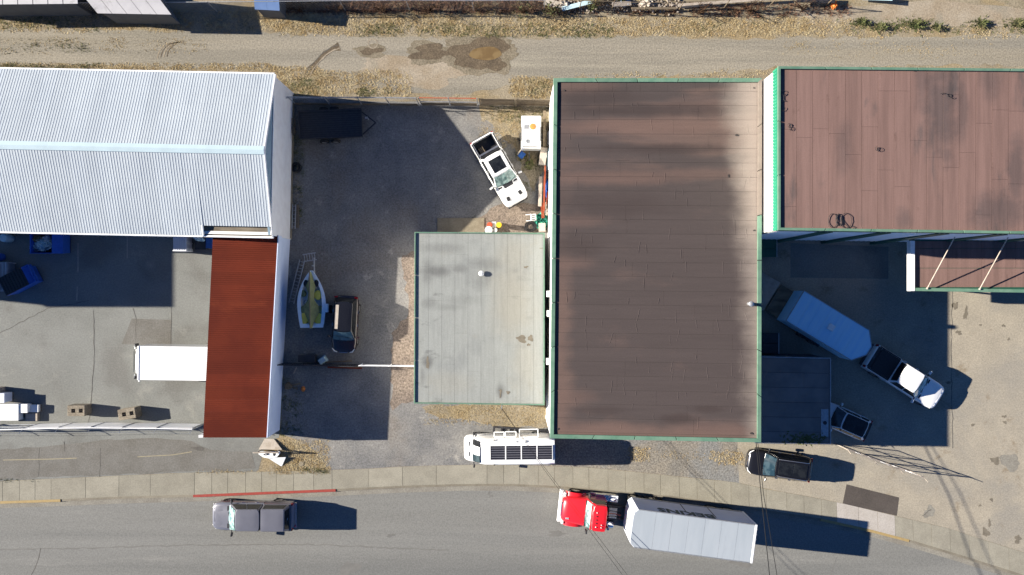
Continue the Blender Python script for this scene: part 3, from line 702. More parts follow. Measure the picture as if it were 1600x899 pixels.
# corrugated south bays and tapered steel fins
fx = 19.1
xs_b = [16.1]
while fx < 35.4: xs_b.append(fx); fx += 3.55
def southy(x): return lerp(3.44, 3.16, (x - 15.985) / 19.5) + .07
for i in range(len(xs_b) - 1):
    a, b = xs_b[i] + .05, xs_b[i + 1] - .05; n = int((b - a) / .09); V = []; F = []
    for k in range(n + 1):
        x = a + (b - a) * k / n; dy = -.03 - (.05 if k % 4 < 2 else 0)
        V += [(x, southy(x) + dy, 0.9), (x, southy(x) + dy, HB - .5)]
    for k in range(n): F.append([2 * k, 2 * k + 2, 2 * k + 3, 2 * k + 1])
    mb = MB(); mb.add(V, F); mb.build('wall_panel', M['pure'], bB, world=True, recalc=False)
for x in xs_b[1:]:
    y = southy(x) - .02; mb = MB()
    mb.hexa([(x - .20, y - .22, 0), (x + .20, y - .22, 0), (x + .20, y, 0), (x - .20, y, 0)], [(x - .45, y - .10, HB - .6), (x + .45, y - .10, HB - .6), (x + .45, y, HB - .6), (x - .45, y, HB - .6)])
    mb.build('steel_fin', M['darkgreen'], bB, world=True, bevel=.01)
# canopy with tie rods
hc = 3.7
cc = [P(1422.5, 368, hc), P(1760, 372, hc), P(1760, 460, hc), P(1422.5, 455, hc)]
mb = MB(); mb.prism([(cc[0].x + .1, 3.28), (cc[1].x, 3.0), (cc[2].x, cc[2].y + .1), (cc[3].x + .1, cc[3].y + .1)], hc - .35, hc - .2); can = mb.build('canopy', M['darkgreen'], bB, world=True)
xw, xe = cc[3].x, cc[1].x
mb = MB(); mb.prism([(xw, cc[3].y), (xw + .30, cc[3].y), (xw + .30, 3.16), (xw, 3.16)], hc - .45, hc + .02); mb.build('coping', M['whitetrim'], can, world=True, bevel=.015)
mb = MB(); mb.prism([(xw + .305, cc[3].y), (xe, cc[2].y), (xe, cc[2].y + .22), (xw + .305, cc[3].y + .22)], hc - .4, hc); mb.build('coping', M['green'], can, world=True, bevel=.015)
x = xw + .34
k = 0
while x < xe - .2:
    w = 2.3; y0a, y1a = cc[3].y + .26, 3.2
    for (ya, yb) in ((y0a, y0a + 1.28), (y0a + 1.31, y0a + 2.6), (y0a + 2.63, y1a - .06)):
        mb = MB(); mb.box(x + .01, min(x + w, xe) - .01, ya, yb, hc - .2, hc - .17 + .004 * (k % 2)); mb.build('roof_sheet', M['roofB'], can, world=True); k += 1
    x += w
for (pa, pb) in (((1448.5, 451.5), (1493.5, 365.4)), ((1530.5, 452.5), (1577, 366))):
    a = P(*pa, hc + .02); b = P(*pb, 6.2); b.y = 3.36
    mb = MB(); mb.tube([a, b], .035, 8); mb.tube([a, a + (b - a) * .02], .07, 8); mb.build('tie_rod', M['whitewood'], can, world=True)
for i in range(3):
    mb = MB(); q = P(1440 + 150 * i, 448, 0); mb.box(q.x - .06, q.x + .06, q.y - .06, q.y + .06, 0, hc - .38); mb.build('post', M['darkgreen'], can, world=True)

# ---- small grey building
CC = [(-6.55, 3.74), (2.20, 3.68), (2.19, -7.92), (-6.60, -7.80)]; HC = 4.0
bC, dC, iC = flat_building('grey_roof_building', 'low building with a light grey flat roof and thin green edge beside the white camper', CC, HC, M['whitewall'], M['green'], pw=.08, drop=.10)
roof_strips(dC, iC, HC - .10, M['roofC'], .88, 'y', .009, piece=(4.2, 7.5), seed=21)
q = P(752, 427.5, 4.1); mb = MB(); mb.lathe([(0, 3.85), (.09, 3.85), (.09, 4.02), (.19, 4.04), (.17, 4.12), (.08, 4.17), (0, 4.18)], 14, c=(q.x, q.y, 0)); mb.build('roof_vent', M['white'], bC, world=True)
for (px, py, a, b) in ((815, 530, .36, .22), (829, 529, .22, .17), (826, 539, .1, .1), (822, 417.5, .16, .07), (782, 611, .12, .08), (794, 614, .1, .14), (782, 616, .05, .3), (668, 568, .12, .35), (846, 388, .16, .02)):
    q = P(px, py, HC); mb = MB(); mb.prism(blob(q.x, q.y, a, b, 16, .4), HC - .12, HC - .089 + rng.uniform(0, .002)); mb.build('bare_patch', M['stain'], bC, world=True)
mb = MB(); q = P(784, 634, 3.9); mb.tube([(q.x, -7.86, 3.2), (q.x, -7.98, 3.3), (q.x, -8.0, 4.3), (q.x, -8.05, 4.4)], .035, 8); mb.build('service_mast', M['steel'], bC, world=True)

# ---- annex in the shade
CD = [P(1180, 557, 3.0), P(1298.5, 559.5, 3.0), P(1298.5, 694.5, 3.0), P(1180, 693, 3.0)]
bD, dD, iD = flat_building('dark_roof_annex', 'low annex with a dark grey roof in the shade of the big brown roof', CD, 3.0, M['darkwall'], M['steel'], pw=.06, drop=.05, th=.2)
roof_strips(dD, iD, 3.0 - .05, M['roofD'], 1.02, 'x', .02, piece=(4, 7), seed=2)
q = P(1289, 661, 3.0); mb = MB(); mb.box(q.x - .25, q.x + .25, q.y - .95, q.y + .95, 2.9, 2.985); mb.build('roof_hatch', M['steel'], bD, world=True, bevel=.02)
mb = MB(); mb.lathe([(0, 2.98), (.13, 2.98), (.13, 3.02), (0, 3.02)], 12, c=(q.x, q.y, 0)); mb.build('vent_cap', M['blackmetal'], bD, world=True)
q = P(1257, 686, 3.0); mb = MB(); r_ = random.Random(4)
for _ in range(160):
    t = r_.uniform(0, 6.28); c0 = Vector((q.x + r_.gauss(0, .55), q.y + r_.gauss(0, .17), 2.955)); d = Vector((math.cos(t), math.sin(t), r_.uniform(.2, .8))) * .22
    s_ = Vector((-d.y, d.x, 0)) * .25; mb.add([c0 - s_, c0 + s_, c0 + d], [[0, 1, 2]])
tag(mb.build('moss', M['greeng'], bD, world=True, recalc=False), kind='stuff')

# ---- metal gable-roofed warehouse on the left
gx, gy = -15.95, 8.80
bE = thing('metal_roof_warehouse', 'long warehouse with a ribbed pale galvanised gable roof at the left edge', 'building', (gx, gy, 0), R(-1.15))
EH, RH, RN, RS, LEN = 4.4, 6.3, 5.36, 5.36, 27.9
def slopez(y): return RH - (RH - EH) * abs(y) / RN
for (x0, x1, y0, y1) in ((-LEN, 0, RN - .25, RN - .05), (-LEN, 0, -RS + .05, -RS + .25)):
    mb = MB(); mb.box(x0, x1, y0, y1, -.05, EH - .04); mb.build('wall', M['whitewall'], bE)
mb = MB(); mb.box(-.2, -.004, -RS + .254, RN - .254, -.05, EH - .02); mb.build('wall', M['whitewall'], bE)
mb = MB(); mb.box(-.03, .012, -RS + .06, RN - .06, EH - .02, EH + .05); mb.build('wall_trim', M['whitetrim'], bE)
mb = MB(); mb.hexa([(-.2, -RS + .06, EH - .02), (-.06, -RS + .06, EH - .02), (-.06, RN - .06, EH - .02), (-.2, RN - .06, EH - .02)], [(-.2, -.06, RH - .06), (-.06, -.06, RH - .06), (-.06, .06, RH - .06), (-.2, .06, RH - .06)]); mb.build('gable_cladding', M['greyclad'], bE)
mb = MB(); mb.box(-.004, .05, -RS + .1, RN - .2, -.02, .28); mb.build('wall_base', M['conc'], bE)
# ribbed sheet: 0.9 m wide with ribs every 0.2 m
def rib_sheet(width, pitch, ribw, ribh, length, drop, cut=0.0):
    V = []; F = []; n = round(width / pitch); xs = []
    for k in range(n):
        x = k * pitch; xs += [(x, 0), (x + pitch - ribw, 0), (x + pitch - ribw * .75, ribh), (x + pitch - ribw * .25, ribh)]
    xs.append((width, 0)); m = len(xs); seg = 4
    for j in range(seg + 1):
        t = j / seg
        for (x, z) in xs: V.append((x, length * t, z - drop * t))
    for j in range(seg):
        for i in range(m - 1): F.append([j * m + i, j * m + i + 1, (j + 1) * m + i + 1, (j + 1) * m + i])
    mb = MB(); mb.add(V, F); return mb
north = None; south = None; nshort = None
nsh = int(LEN / .9)
for i in range(nsh):
    x = -(i + 1) * .9 + .06
    jz = rng.uniform(0, .004)
    if north is None: north = rib_sheet(.9, .18, .06, .013, RN + .06, RH - EH).build('roof_sheet', M['metalroof'], bE, recalc=False); north.location = (x, 0, RH)
    else: share(north, 'roof_sheet', bE, (x, 0, RH + jz))
    sh = i < 5                                     # the notch near the corner: shorter sheets over a tan deck
    L2 = RS - .58 if sh else RS + .06
    if sh:
        if nshort is None:
            nshort = rib_sheet(.9, .18, .06, .013, L2, (RH - EH) * L2 / RS); nshort.v = [(vx, -vy, vz) for vx, vy, vz in nshort.v]; nshort = nshort.build('roof_sheet', M['metalroof'], bE, recalc=False); nshort.data.flip_normals(); nshort.location = (x, 0, RH)
        else: share(nshort, 'roof_sheet', bE, (x, 0, RH + jz))
    elif south is None:
        south = rib_sheet(.9, .18, .06, .013, L2, RH - EH); south.v = [(vx, -vy, vz) for vx, vy, vz in south.v]; south = south.build('roof_sheet', M['metalroof'], bE, recalc=False); south.data.flip_normals(); south.location = (x, 0, RH)
    else: share(south, 'roof_sheet', bE, (x, 0, RH + jz))
def on_slope(x, y, dz=0): return (x, y, slopez(y) + dz)
mb = MB()
for sgn in (1, -1):
    mb.hexa([on_slope(-LEN, 0, .055), on_slope(.07, 0, .055), on_slope(.07, sgn * .27, .05), on_slope(-LEN, sgn * .27, .05)], [on_slope(-LEN, 0, .07), on_slope(.07, 0, .07), on_slope(.07, sgn * .27, .062), on_slope(-LEN, sgn * .27, .062)])
mb.build('ridge_cap', M['ridgecap'], bE)
for sgn in (1, -1):
    mb = MB(); mb.hexa([on_slope(.0, 0, -.16), on_slope(.1, 0, -.16), on_slope(.1, sgn * (RN + .05), -.16), on_slope(.0, sgn * (RN + .05), -.16)], [on_slope(.062, 0, .054), on_slope(.1, 0, .054), on_slope(.1, sgn * (RN + .05), .054), on_slope(.062, sgn * (RN + .05), .054)]); mb.build('rake_trim', M['whitetrim'], bE)
    for k in range(9):
        x0 = -k * 3.1 - (4.56 if sgn < 0 else 0); x1 = x0 - 3.08
        if x1 < -LEN - 1: break
        mb = MB(); y = sgn * (RN + .06)
        mb.box(x1, x0, min(y, y + sgn * .11), max(y, y + sgn * .11), EH - .14, EH - .03); mb.build('gutter', M['whitetrim'], bE, bevel=.015)
mb = MB(); mb.hexa([(-4.5, -RS - .02, EH - .28), (0, -RS - .02, EH - .28), (0, -RS + .66, EH - .05), (-4.5, -RS + .66, EH - .05)], [(-4.5, -RS - .02, EH - .16), (0, -RS - .02, EH - .16), (0, -RS + .66, EH + .0), (-4.5, -RS + .66, EH + .0)]); mb.build('lower_deck', M['tan'], bE)
mb = MB(); mb.box(-4.56, .1, -RS - .16, -RS - .03, EH - .3, EH - .06); mb.build('gutter', M['whitetrim'], bE, bevel=.02, label='white box gutter below the tan deck')
mb = MB(); mb.hexa([(-4.6, -RS - .12, EH - .2), (-4.5, -RS - .12, EH - .2), (-4.5, -RS + .6, EH + .0), (-4.6, -RS + .6, EH + .0)], [(-4.6, -RS - .12, EH + .0), (-4.5, -RS - .12, EH + .0), (-4.5, -RS + .6, EH + .25), (-4.6, -RS + .6, EH + .25)]); mb.build('step_flashing', M['whitetrim'], bE)
# ---- the taller block past the left edge whose shade falls on the lot
bF = thing('tall_block', 'tall plain block beyond the left edge, its shadow lies across the parking lot', 'building', (-48.2, 2.5, 0))
mb = MB(); mb.box(-5, 3.9, -1.72, 3, -.05, 8.0); mb.build('wall', M['whitewall'], bF)
mb = MB(); mb.box(-5.1, 4.0, -1.8, 3.1, 8.0, 8.15); mb.build('roof', M['roofD'], bF)

# ---- red-roofed open shed
rc = [P(333, 365.5, 3.8), P(434, 368, 3.15), P(416.5, 684, 3.15), P(317.5, 684, 3.8)]
ctr = sum(rc, Vector()) / 4; ctr.z = 0
bG = thing('red_roof_shed', 'open sided shed with a rust red corrugated roof and white east wall', 'building', tuple(ctr))
def shed(u, v, dz=0):
    x, y = bil([tuple(p) for p in rc], u, v); return (x, y, lerp(3.8, 3.15, u) + dz)
Lv = (rc[3] - rc[0]).length; nS = 16
for i in range(nS):
    v0, v1 = i / nS, (i + 1) / nS; n = 6; V = []; F = []; pr = []
    for k in range(n):
        a = v0 + (v1 - v0) * k / n; w = (v1 - v0) / n
        pr += [(a, 0), (a + w * .35, 0), (a + w * .5, .03), (a + w * .85, .03)]
    pr.append((v1, 0)); m = len(pr); z0 = rng.uniform(0, .006)
    for u in (0, .5, 1.0):
        for (v, z) in pr: V.append(shed(u, v, z + z0))
    for j in range(2):
        for q in range(m - 1): F.append([j * m + q, j * m + q + 1, (j + 1) * m + q + 1, (j + 1) * m + q])
    mb = MB(); mb.add(V, F); o = mb.build('roof_sheet', M['redroof'], bG, world=True, recalc=False)
    if o.data.polygons[0].normal.z < 0: o.data.flip_normals()
a, b = Vector(shed(1, 0, 0)), Vector(shed(1, 1, 0)); base_a, base_b = P(453.5, 373), P(437, 672)
e1, e2 = Vector((.03, 0, 0)), Vector((.16, 0, 0))
mb = MB(); mb.hexa([(base_a.x - .18, base_a.y, -.05), (base_a.x, base_a.y, -.05), (base_b.x, base_b.y, -.05), (base_b.x - .18, base_b.y, -.05)], [(base_a.x - .18, base_a.y, 2.75), (base_a.x, base_a.y, 2.75), (base_b.x, base_b.y, 2.75), (base_b.x - .18, base_b.y, 2.75)]); mb.build('wall', M['bluewall'], bG, world=True)
mb = MB(); mb.hexa([tuple(Vector((base_a.x + .0, base_a.y, 2.0))), (base_a.x + .05, base_a.y, 2.0), (base_b.x + .05, base_b.y, 2.0), (base_b.x, base_b.y, 2.0)], [(a.x + .02, a.y, 3.2), (a.x + .07, a.y, 3.2), (b.x + .07, b.y, 3.2), (b.x + .02, b.y, 3.2)]); mb.build('fascia', M['bluewall'], bG, world=True)
mb = MB(); mb.hexa([(base_b.x - 4.4, base_b.y + .15, 0), (base_b.x - .2, base_b.y + .15, 0), (base_b.x - .2, base_b.y + .33, 0), (base_b.x - 4.4, base_b.y + .33, 0)], [(base_b.x - 4.4, base_b.y + .15, 3.5), (base_b.x - .2, base_b.y + .15, 3.05), (base_b.x - .2, base_b.y + .33, 3.05), (base_b.x - 4.4, base_b.y + .33, 3.5)]); mb.build('wall', M['whitewall'], bG, world=True)
for i in range(5):
    q = Vector(shed(.04, .02 + i * .24)); mb = MB(); mb.box(q.x - .07, q.x + .07, q.y - .07, q.y + .07, 0, q.z - .06); mb.build('post', M['wood'], bG, world=True)
for u in (.04, .5, .96):
    p0, p1 = Vector(shed(u, .004, -.11)), Vector(shed(u, .996, -.11)); mb = MB(); mb.beam(p0, p1, .1, .18); mb.build('purlin', M['wood'], bG, world=True)

# ---- sheds of the neighbours past the lane
def lean_roof(name, label, pts, h0, h1, mat, cat='shed'):
    """pts: NW NE SE SW in photo pixels at roof level"""
    q = [P(*pts[0], h1), P(*pts[1], h1), P(*pts[2], h0), P(*pts[3], h0)]; c = sum(q, Vector()) / 4; c.z = 0
    root = thing(name, label, cat, tuple(c)); n = max(2, int((q[1] - q[0]).length / 1.0))
    for i in range(n):
        a, b = i / n + .003, (i + 1) / n - .003
        p = [q[0].lerp(q[1], a), q[0].lerp(q[1], b), q[3].lerp(q[2], b), q[3].lerp(q[2], a)]
        mb = MB(); mb.hexa([v - Vector((0, 0, .03)) for v in p], [v + Vector((0, 0, rng.uniform(0, .006))) for v in p]); mb.build('roof_sheet', mat, root, world=True)
    p = [q[0].lerp(q[2], .03), q[1].lerp(q[3], .03), q[2].lerp(q[0], .05), q[3].lerp(q[1], .05)]
    mb = MB(); mb.hexa([(v.x, v.y, -.05) for v in p], [(v.x, v.y, v.z - .06) for v in p]); mb.build('wall', M['darkwall'], root, world=True)
    return root
lean_roof('neighbour_shed', 'pale flat shed roof cut by the top left corner of the view', [(-90, -55), (118, -55), (122, 6), (-90, 8)], 2.6, 2.9, M['shedgrey'])
lean_roof('neighbour_shed', 'pale grey lean-to shed with a slanted east end north of the lane', [(110, -30), (228, -30), (268, 23), (152, 21)], 2.3, 2.8, M['shedgrey'])
lean_roof('neighbour_shed', 'small blue tinted shed roof with a white east edge north of the lane', [(394, -30), (434, -30), (437, 17), (398, 15)], 1.8, 2.0, M['shedblue'])

# ================================================================== VEHICLES
def place(front, rear, hf=.8, hr=.8, side=0.0, h0=0.0):
    f, r = P(*front, hf), P(*rear, hr); d = Vector((f.x - r.x, f.y - r.y)); c = (f + r) / 2
    a = math.atan2(d.y, d.x)
    return (c.x - math.sin(a) * side, c.y + math.cos(a) * side, h0), a, d.length
HALF = [(0, 1.0), (.45, .995), (.74, .975), (.90, .93), (.972, .84), (1.0, .66), (.995, .35), (.96, .08), (.86, 0)]
def body_ring(x, w, zt, zb, crown=.03):
    pts = []
    for fy, fz in HALF: pts.append((x, w * fy, zb + (zt - zb) * fz + crown * (1 - fy * fy) - crown))
    L = [(p[0], -p[1], p[2]) for p in pts[1:]][::-1]
    return L + pts
def body_loft(mb, st, crown=.03): return mb.loft([body_ring(*s, crown=crown) for s in st])
_wheel = {}
def wheel(root, x, y, r=.36, w=.25, rim='rim', dual=False):
    key = (r, w, rim)
    if key not in _wheel:
        t = MB().lathe([(r * .62, -w * .5), (r * .92, -w * .5), (r, -w * .36), (r, w * .36), (r * .92, w * .5), (r * .62, w * .5)], 20, 'y')
        m = MB().lathe([(0, -w * .42), (r * .18, -w * .42), (r * .30, -w * .3), (r * .6, -w * .44), (r * .64, -w * .44), (r * .64, w * .44), (r * .6, w * .44), (r * .30, w * .3), (r * .18, w * .42), (0, w * .42)], 14, 'y')
        o = t.build('wheel', M['rubber'], root); q = m.build('rim', M[rim], o); _wheel[key] = (o.data, q.data)
    else:
        o = share(_wheel[key][0], 'wheel', root); q = share(_wheel[key][1], 'rim', o)
    o.location = (x, y, r); return o
def slabpart(root, name, mat, x0, x1, y0, y1, z0, z1, bevel=.02, label=None):
    mb = MB(); mb.box(x0, x1, y0, y1, z0, z1); return mb.build(name, mat, root, bevel=bevel, label=label)
def greenhouse(root, pm, zb, zt, xf, xr, xf2, xr2, wb, wt, glassF='glass', glassS='glassdark', doors=2, roofmat=None, rear=True, cut=(.06, .94), split=.5, sv=(.10, .86)):
    b = [(xr, -wb, zb), (xf, -wb, zb), (xf, wb, zb), (xr, wb, zb)]; t_ = [(xr2, -wt, zt), (xf2, -wt, zt), (xf2, wt, zt), (xr2, wt, zt)]
    def ring_(x0, x1, w, z, k):
        f = ((-1, -.13), (-.9, -.03), (-.5, .035), (.5, .035), (.9, -.03), (1, -.13))
        return [(x1 + d * k, w * y, z) for y, d in f] + [(x0 - d * k, w * y, z) for y, d in f[::-1]]
    mb = MB(); mb.hexa(ring_(xr, xf, wb, zb, .6), ring_(xr2, xf2, wt, zt, 1.0)); mb.build('cabin', pm, root, bevel=.06, seg=4)
    # roof skin, slightly domed
    n = 8; V = []; F = []; e = .07
    for i in range(n + 1):
        for j in range(n + 1):
            u, v = i / n * 2 - 1, j / n * 2 - 1
            ru = math.copysign(abs(u), u); rad = .985
            x = (xf2 + xr2) / 2 + (xf2 - xr2) / 2 * u * (1 - .09 * v ** 6); y = wt * v * (1 - .05 * max(0, abs(u) - .6)) * .97
            V.append((x, y, zt + .008 + .035 * (1 - u ** 4) * (1 - v ** 4)))
    for i in range(n):
        for j in range(n): F.append([i * (n + 1) + j, (i + 1) * (n + 1) + j, (i + 1) * (n + 1) + j + 1, i * (n + 1) + j + 1])
    mb = MB(); mb.add(V, F, True); mb.build('roof', roofmat or pm, root, recalc=False)
    # curved windscreen
    def screen(name, xb, xt, mat, sgn, lo=.10, hi=.96, bulge=.07, wk=.93):
        V = []; F = []; n = 8
        for i in range(n + 1):
            v = -1 + 2 * i / n
            for k in range(4):
                s_ = lo + (hi - lo) * k / 3
                w = lerp(wb, wt, s_) * wk
                V.append((lerp(xb, xt, s_) + sgn * (.016 + bulge * (1 - v * v)), w * v, lerp(zb, zt, s_) + .012))
        for i in range(n):
            for k in range(3): F.append([i * 4 + k, (i + 1) * 4 + k, (i + 1) * 4 + k + 1, i * 4 + k + 1])
        mb = MB(); mb.add(V, F, True); return mb.build(name, mat, root, recalc=False)
    screen('windscreen', xf, xf2, M[glassF], 1)
    if rear: screen('rear_window', xr, xr2, M[glassS], -1, .25, .92, .03, .88)
    for s in (-1, 1):
        for k in range(doors):
            u0 = cut[0] + (cut[1] - cut[0]) * k / doors + (.015 if k else 0); u1 = cut[0] + (cut[1] - cut[0]) * (k + 1) / doors - (.015 if k < doors - 1 else 0)
            mb = MB()
            if s < 0: mb.patch((xr, -wb, zb), (xf, -wb, zb), (xf2, -wt, zt), (xr2, -wt, zt), u0, u1, *sv, off=.012, th=.03)
            else: mb.patch((xf, wb, zb), (xr, wb, zb), (xr2, wt, zt), (xf2, wt, zt), 1 - u1, 1 - u0, *sv, off=.012, th=.03)
            mb.build('side_window', M[glassS], root)
def mirrors(root, x, y, z, mat, size=1.0):
    for s in (-1, 1):
        mb = MB(); mb.beam((x, s * (y - .12), z - .05), (x - .03, s * (y + .13 * size), z), .06, .05)
        mb.build('mirror_arm', M['black'], root)
        mb = MB(); mb.obox((x - .03, s * (y + .17 * size)), .13, .24 * size, z - .1, z + .13, s * -.15); mb.build('mirror', mat, root, bevel=.04, seg=3)
def lamps(root, xf, xr, w, zf, zr, lf=.16, fw=.38, rw=.16, rh=.3):
    for s in (-1, 1):
        mb = MB(); mb.hexa([(xf - .30, s * (w - .02), zf - .08), (xf - .02, s * (w - fw), zf - .08), (xf + .0, s * (w - fw), zf + .06), (xf - .28, s * (w - .02), zf + .07)], [(xf - .30, s * (w - .10), zf - .08), (xf - .10, s * (w - fw), zf - .08), (xf - .10, s * (w - fw), zf + .085), (xf - .3, s * (w - .1), zf + .09)]); mb.build('headlight', M['lamp'], root, bevel=.01)
        slabpart(root, 'tail_light', M['taillamp'], xr - .02, xr + .10, s * w - (rw if s > 0 else 0), s * w + (0 if s > 0 else rw), zr - rh / 2, zr + rh / 2, .02)
def pickup(name, label, front, rear, pm, W=2.0, bed='open', Ht=1.9, z0=0, group=None, roof_glass=False, glassF='glasslight', scoops=False, hf=.8, hr=.9, side=0, hood=1.62, cab=2.32, rslope=.24, lift=0):
    loc, a, L = place(front, rear, hf, hr, side, z0); loc = (loc[0], loc[1], loc[2] + lift); root = thing(name, label, 'pickup truck', loc, a, group)
    h = L / 2; w = W / 2; cow = h - hood; cabr = cow - cab; zb = .42
    st = [(h, w * .62, .86, .50), (h - .03, w * .74, .95, .46), (h - .12, w * .86, 1.02, zb), (h - .32, w * .95, 1.07, .40), (h - .7, w, 1.11, .40), (cow - .1, w, 1.17, .38), (cow - .5, w * .985, 1.16, .38), (cabr + .3, w * .985, 1.15, .38), (cabr, w * .985, 1.15, .38)]
    body_loft(MB(), st) if False else None
    mb = MB(); body_loft(mb, st, .035); mb.build('body', pm, root)
    # hood crease panel
    V = []; F = []
    for i in range(7):
        x = h - .16 - (h - .16 - cow - .02) * i / 6; ww = w * lerp(.66, .80, i / 6); zz = lerp(1.018, 1.178, i / 6) - .006
        for v in (-1, -.62, -.5, .5, .62, 1): V.append((x, ww * v, zz + (.022 if abs(v) <= .5 else .0) + .01 - .012 * abs(v)))
    for i in range(6):
        for k in range(5): F.append([i * 6 + k, (i + 1) * 6 + k, (i + 1) * 6 + k + 1, i * 6 + k + 1])
    mb = MB(); mb.add(V, F, True); o = mb.build('hood', pm, root, recalc=False)
    if o.data.polygons[0].normal.z < 0: o.data.flip_normals()
    greenhouse(root, pm, 1.10, Ht, cow + .06, cabr - .02, cow - .68, cabr + rslope - .02, w * .93, w * .74, glassF)
    if roof_glass:
        slabpart(root, 'sunroof', M['glassdark'], cabr + .50, cow - .86, -w * .50, w * .50, Ht + .02, Ht + .05, .01)
    slabpart(root, 'bumper', M['black'] if bed == 'open' else pm, h - .10, h + .06, -w * .82, w * .82, .38, .62, .05, 'front bumper')
    slabpart(root, 'grille', M['blackmetal'], h - .04, h + .02, -w * .48, w * .48, .64, .88, .02)
    slabpart(root, 'cowl', M['black'], cow + .05, cow + .20, -w * .78, w * .78, 1.12, 1.166, .01)
    for s in (-.35, .25):
        mb = MB(); mb.beam((cow + .12, s * w - .0, 1.19), (cow - .10, s * w + .5, 1.33), .025, .02); mb.build('wiper', M['black'], root)
    # bed
    br = -h + .10; bt = 1.24
    for s in (-1, 1):
        y0, y1 = s * w * .985, s * w * .80
        mb = MB(); mb.hexa([(br, min(y0, y1), .45), (cabr - .03, min(y0, y1), .45), (cabr - .03, max(y0, y1), .45), (br, max(y0, y1), .45)], [(br + .02, min(y0, y1) + (.03 if s < 0 else 0), bt), (cabr - .03, min(y0, y1) + (.03 if s < 0 else 0), bt), (cabr - .03, max(y0, y1) - (.03 if s > 0 else 0), bt), (br + .02, max(y0, y1) - (.03 if s > 0 else 0), bt)])
        mb.build('bed_side', pm, root, bevel=.035, seg=3)
        slabpart(root, 'bed_rail', M['black'], br + .1, cabr - .08, s * w * .89 - .045, s * w * .89 + .045, bt + .001, bt + .018, .006)
    slabpart(root, 'bed_floor', M['black'], br, cabr - .03, -w * .8, w * .8, .62, .70, 0)
    slabpart(root, 'bulkhead', M['black'] if bed == 'open' else pm, cabr - .12, cabr - .035, -w * .8, w * .8, .7, bt - .01, .02)
    slabpart(root, 'tailgate', pm, br - .05, br + .06, -w * .80, w * .80, .55, bt - .005, .025)
    slabpart(root, 'bumper', M['chrome'] if pm is M['p_grey'] else M['blackmetal'], br - .22, br - .04, -w * .88, w * .88, .48, .62, .03, 'rear bumper')
    mid = (cabr + br) / 2
    if bed == 'cover':
        e = [br + .05, mid - .42, cabr - .06]
        slabpart(root, 'bed_cover', pm if pm is M['p_grey'] else M['glassdark'] if False else (pm if pm is M['p_grey'] else M['black']), br + .32, cabr - .07, -w * .84, w * .84, bt - .02, bt + .03, .02)
        slabpart(root, 'bed_cover', pm if pm is M['p_grey'] else M['black'], br + .03, br + .29, -w * .84, w * .84, bt - .02, bt + .028, .02)
        slabpart(root, 'handle', M['chrome'], br + .10, br + .13, -.10, .10, bt + .03, bt + .04, 0)
    elif bed == 'canopy':
        c0, c1 = cabr - .05, br + .30
        cn = MB(); cn.hexa([(c1 - .22, -w * .93, bt), (c0, -w * .93, bt), (c0, w * .93, bt), (c1 - .22, w * .93, bt)], [(c1, -w * .76, Ht - .01), (c0, -w * .76, Ht + .0), (c0, w * .76, Ht + .0), (c1, w * .76, Ht - .01)]); cn = cn.build('canopy', pm, root, bevel=.08, seg=4)
        V = []; F = []; n = 8
        for i in range(n + 1):
            for j in range(n + 1):
                u, v = i / n * 2 - 1, j / n * 2 - 1
                V.append(((c0 + c1) / 2 + (c0 - c1) / 2 * u * .975, w * .74 * v, Ht + .006 + .03 * (1 - u ** 6) * (1 - v ** 4)))
        for i in range(n):
            for j in range(n): F.append([i * (n + 1) + j, (i + 1) * (n + 1) + j, (i + 1) * (n + 1) + j + 1, i * (n + 1) + j + 1])
        mb = MB(); mb.add(V, F, True); mb.build('canopy_roof', pm, root, recalc=False)
        for s in (-1, 1):
            mb = MB()
            if s < 0: mb.patch((c1 - .2, -w * .93, bt), (c0, -w * .93, bt), (c0, -w * .76, Ht), (c1, -w * .76, Ht), .08, .93, .16, .8, off=.012, th=.03)
            else: mb.patch((c0, w * .93, bt), (c1 - .2, w * .93, bt), (c1, w * .76, Ht), (c0, w * .76, Ht), .07, .92, .16, .8, off=.012, th=.03)
            mb.build('side_window', M['glassdark'], cn)
        mb = MB(); mb.patch((c1 - .22, w * .93, bt), (c1 - .22, -w * .93, bt), (c1, -w * .76, Ht), (c1, w * .76, Ht), .1, .9, .12, .88, off=.012, th=.03); mb.build('rear_window', M['glassdark'], cn)
        slabpart(cn, 'handle', M['chrome'], c1 - .16, c1 - .12, -.08, .08, bt + .25, bt + .30, 0)
        slabpart(root, 'tailgate_cap', pm, br - .06, br + .10, -w * .84, w * .84, bt - .01, bt + .03, .02)
    elif bed == 'open':
        slabpart(root, 'liner', M['blackmetal'], br + .07, cabr - .14, -w * .79, -w * .74, .7, bt - .03, .01); slabpart(root, 'liner', M['blackmetal'], br + .07, cabr - .14, w * .74, w * .79, .7, bt - .03, .01)
        slabpart(root, 'crossbar', M['rim'], cabr - .30, cabr - .17, -w * .78, w * .78, bt - .10, bt + .01, .02)
    lamps(root, h, br - .05, w * .96, .86, 1.0)
    mirrors(root, cow - .12, w, 1.22, pm if pm is not M['p_grey'] else M['black'], 1.15)
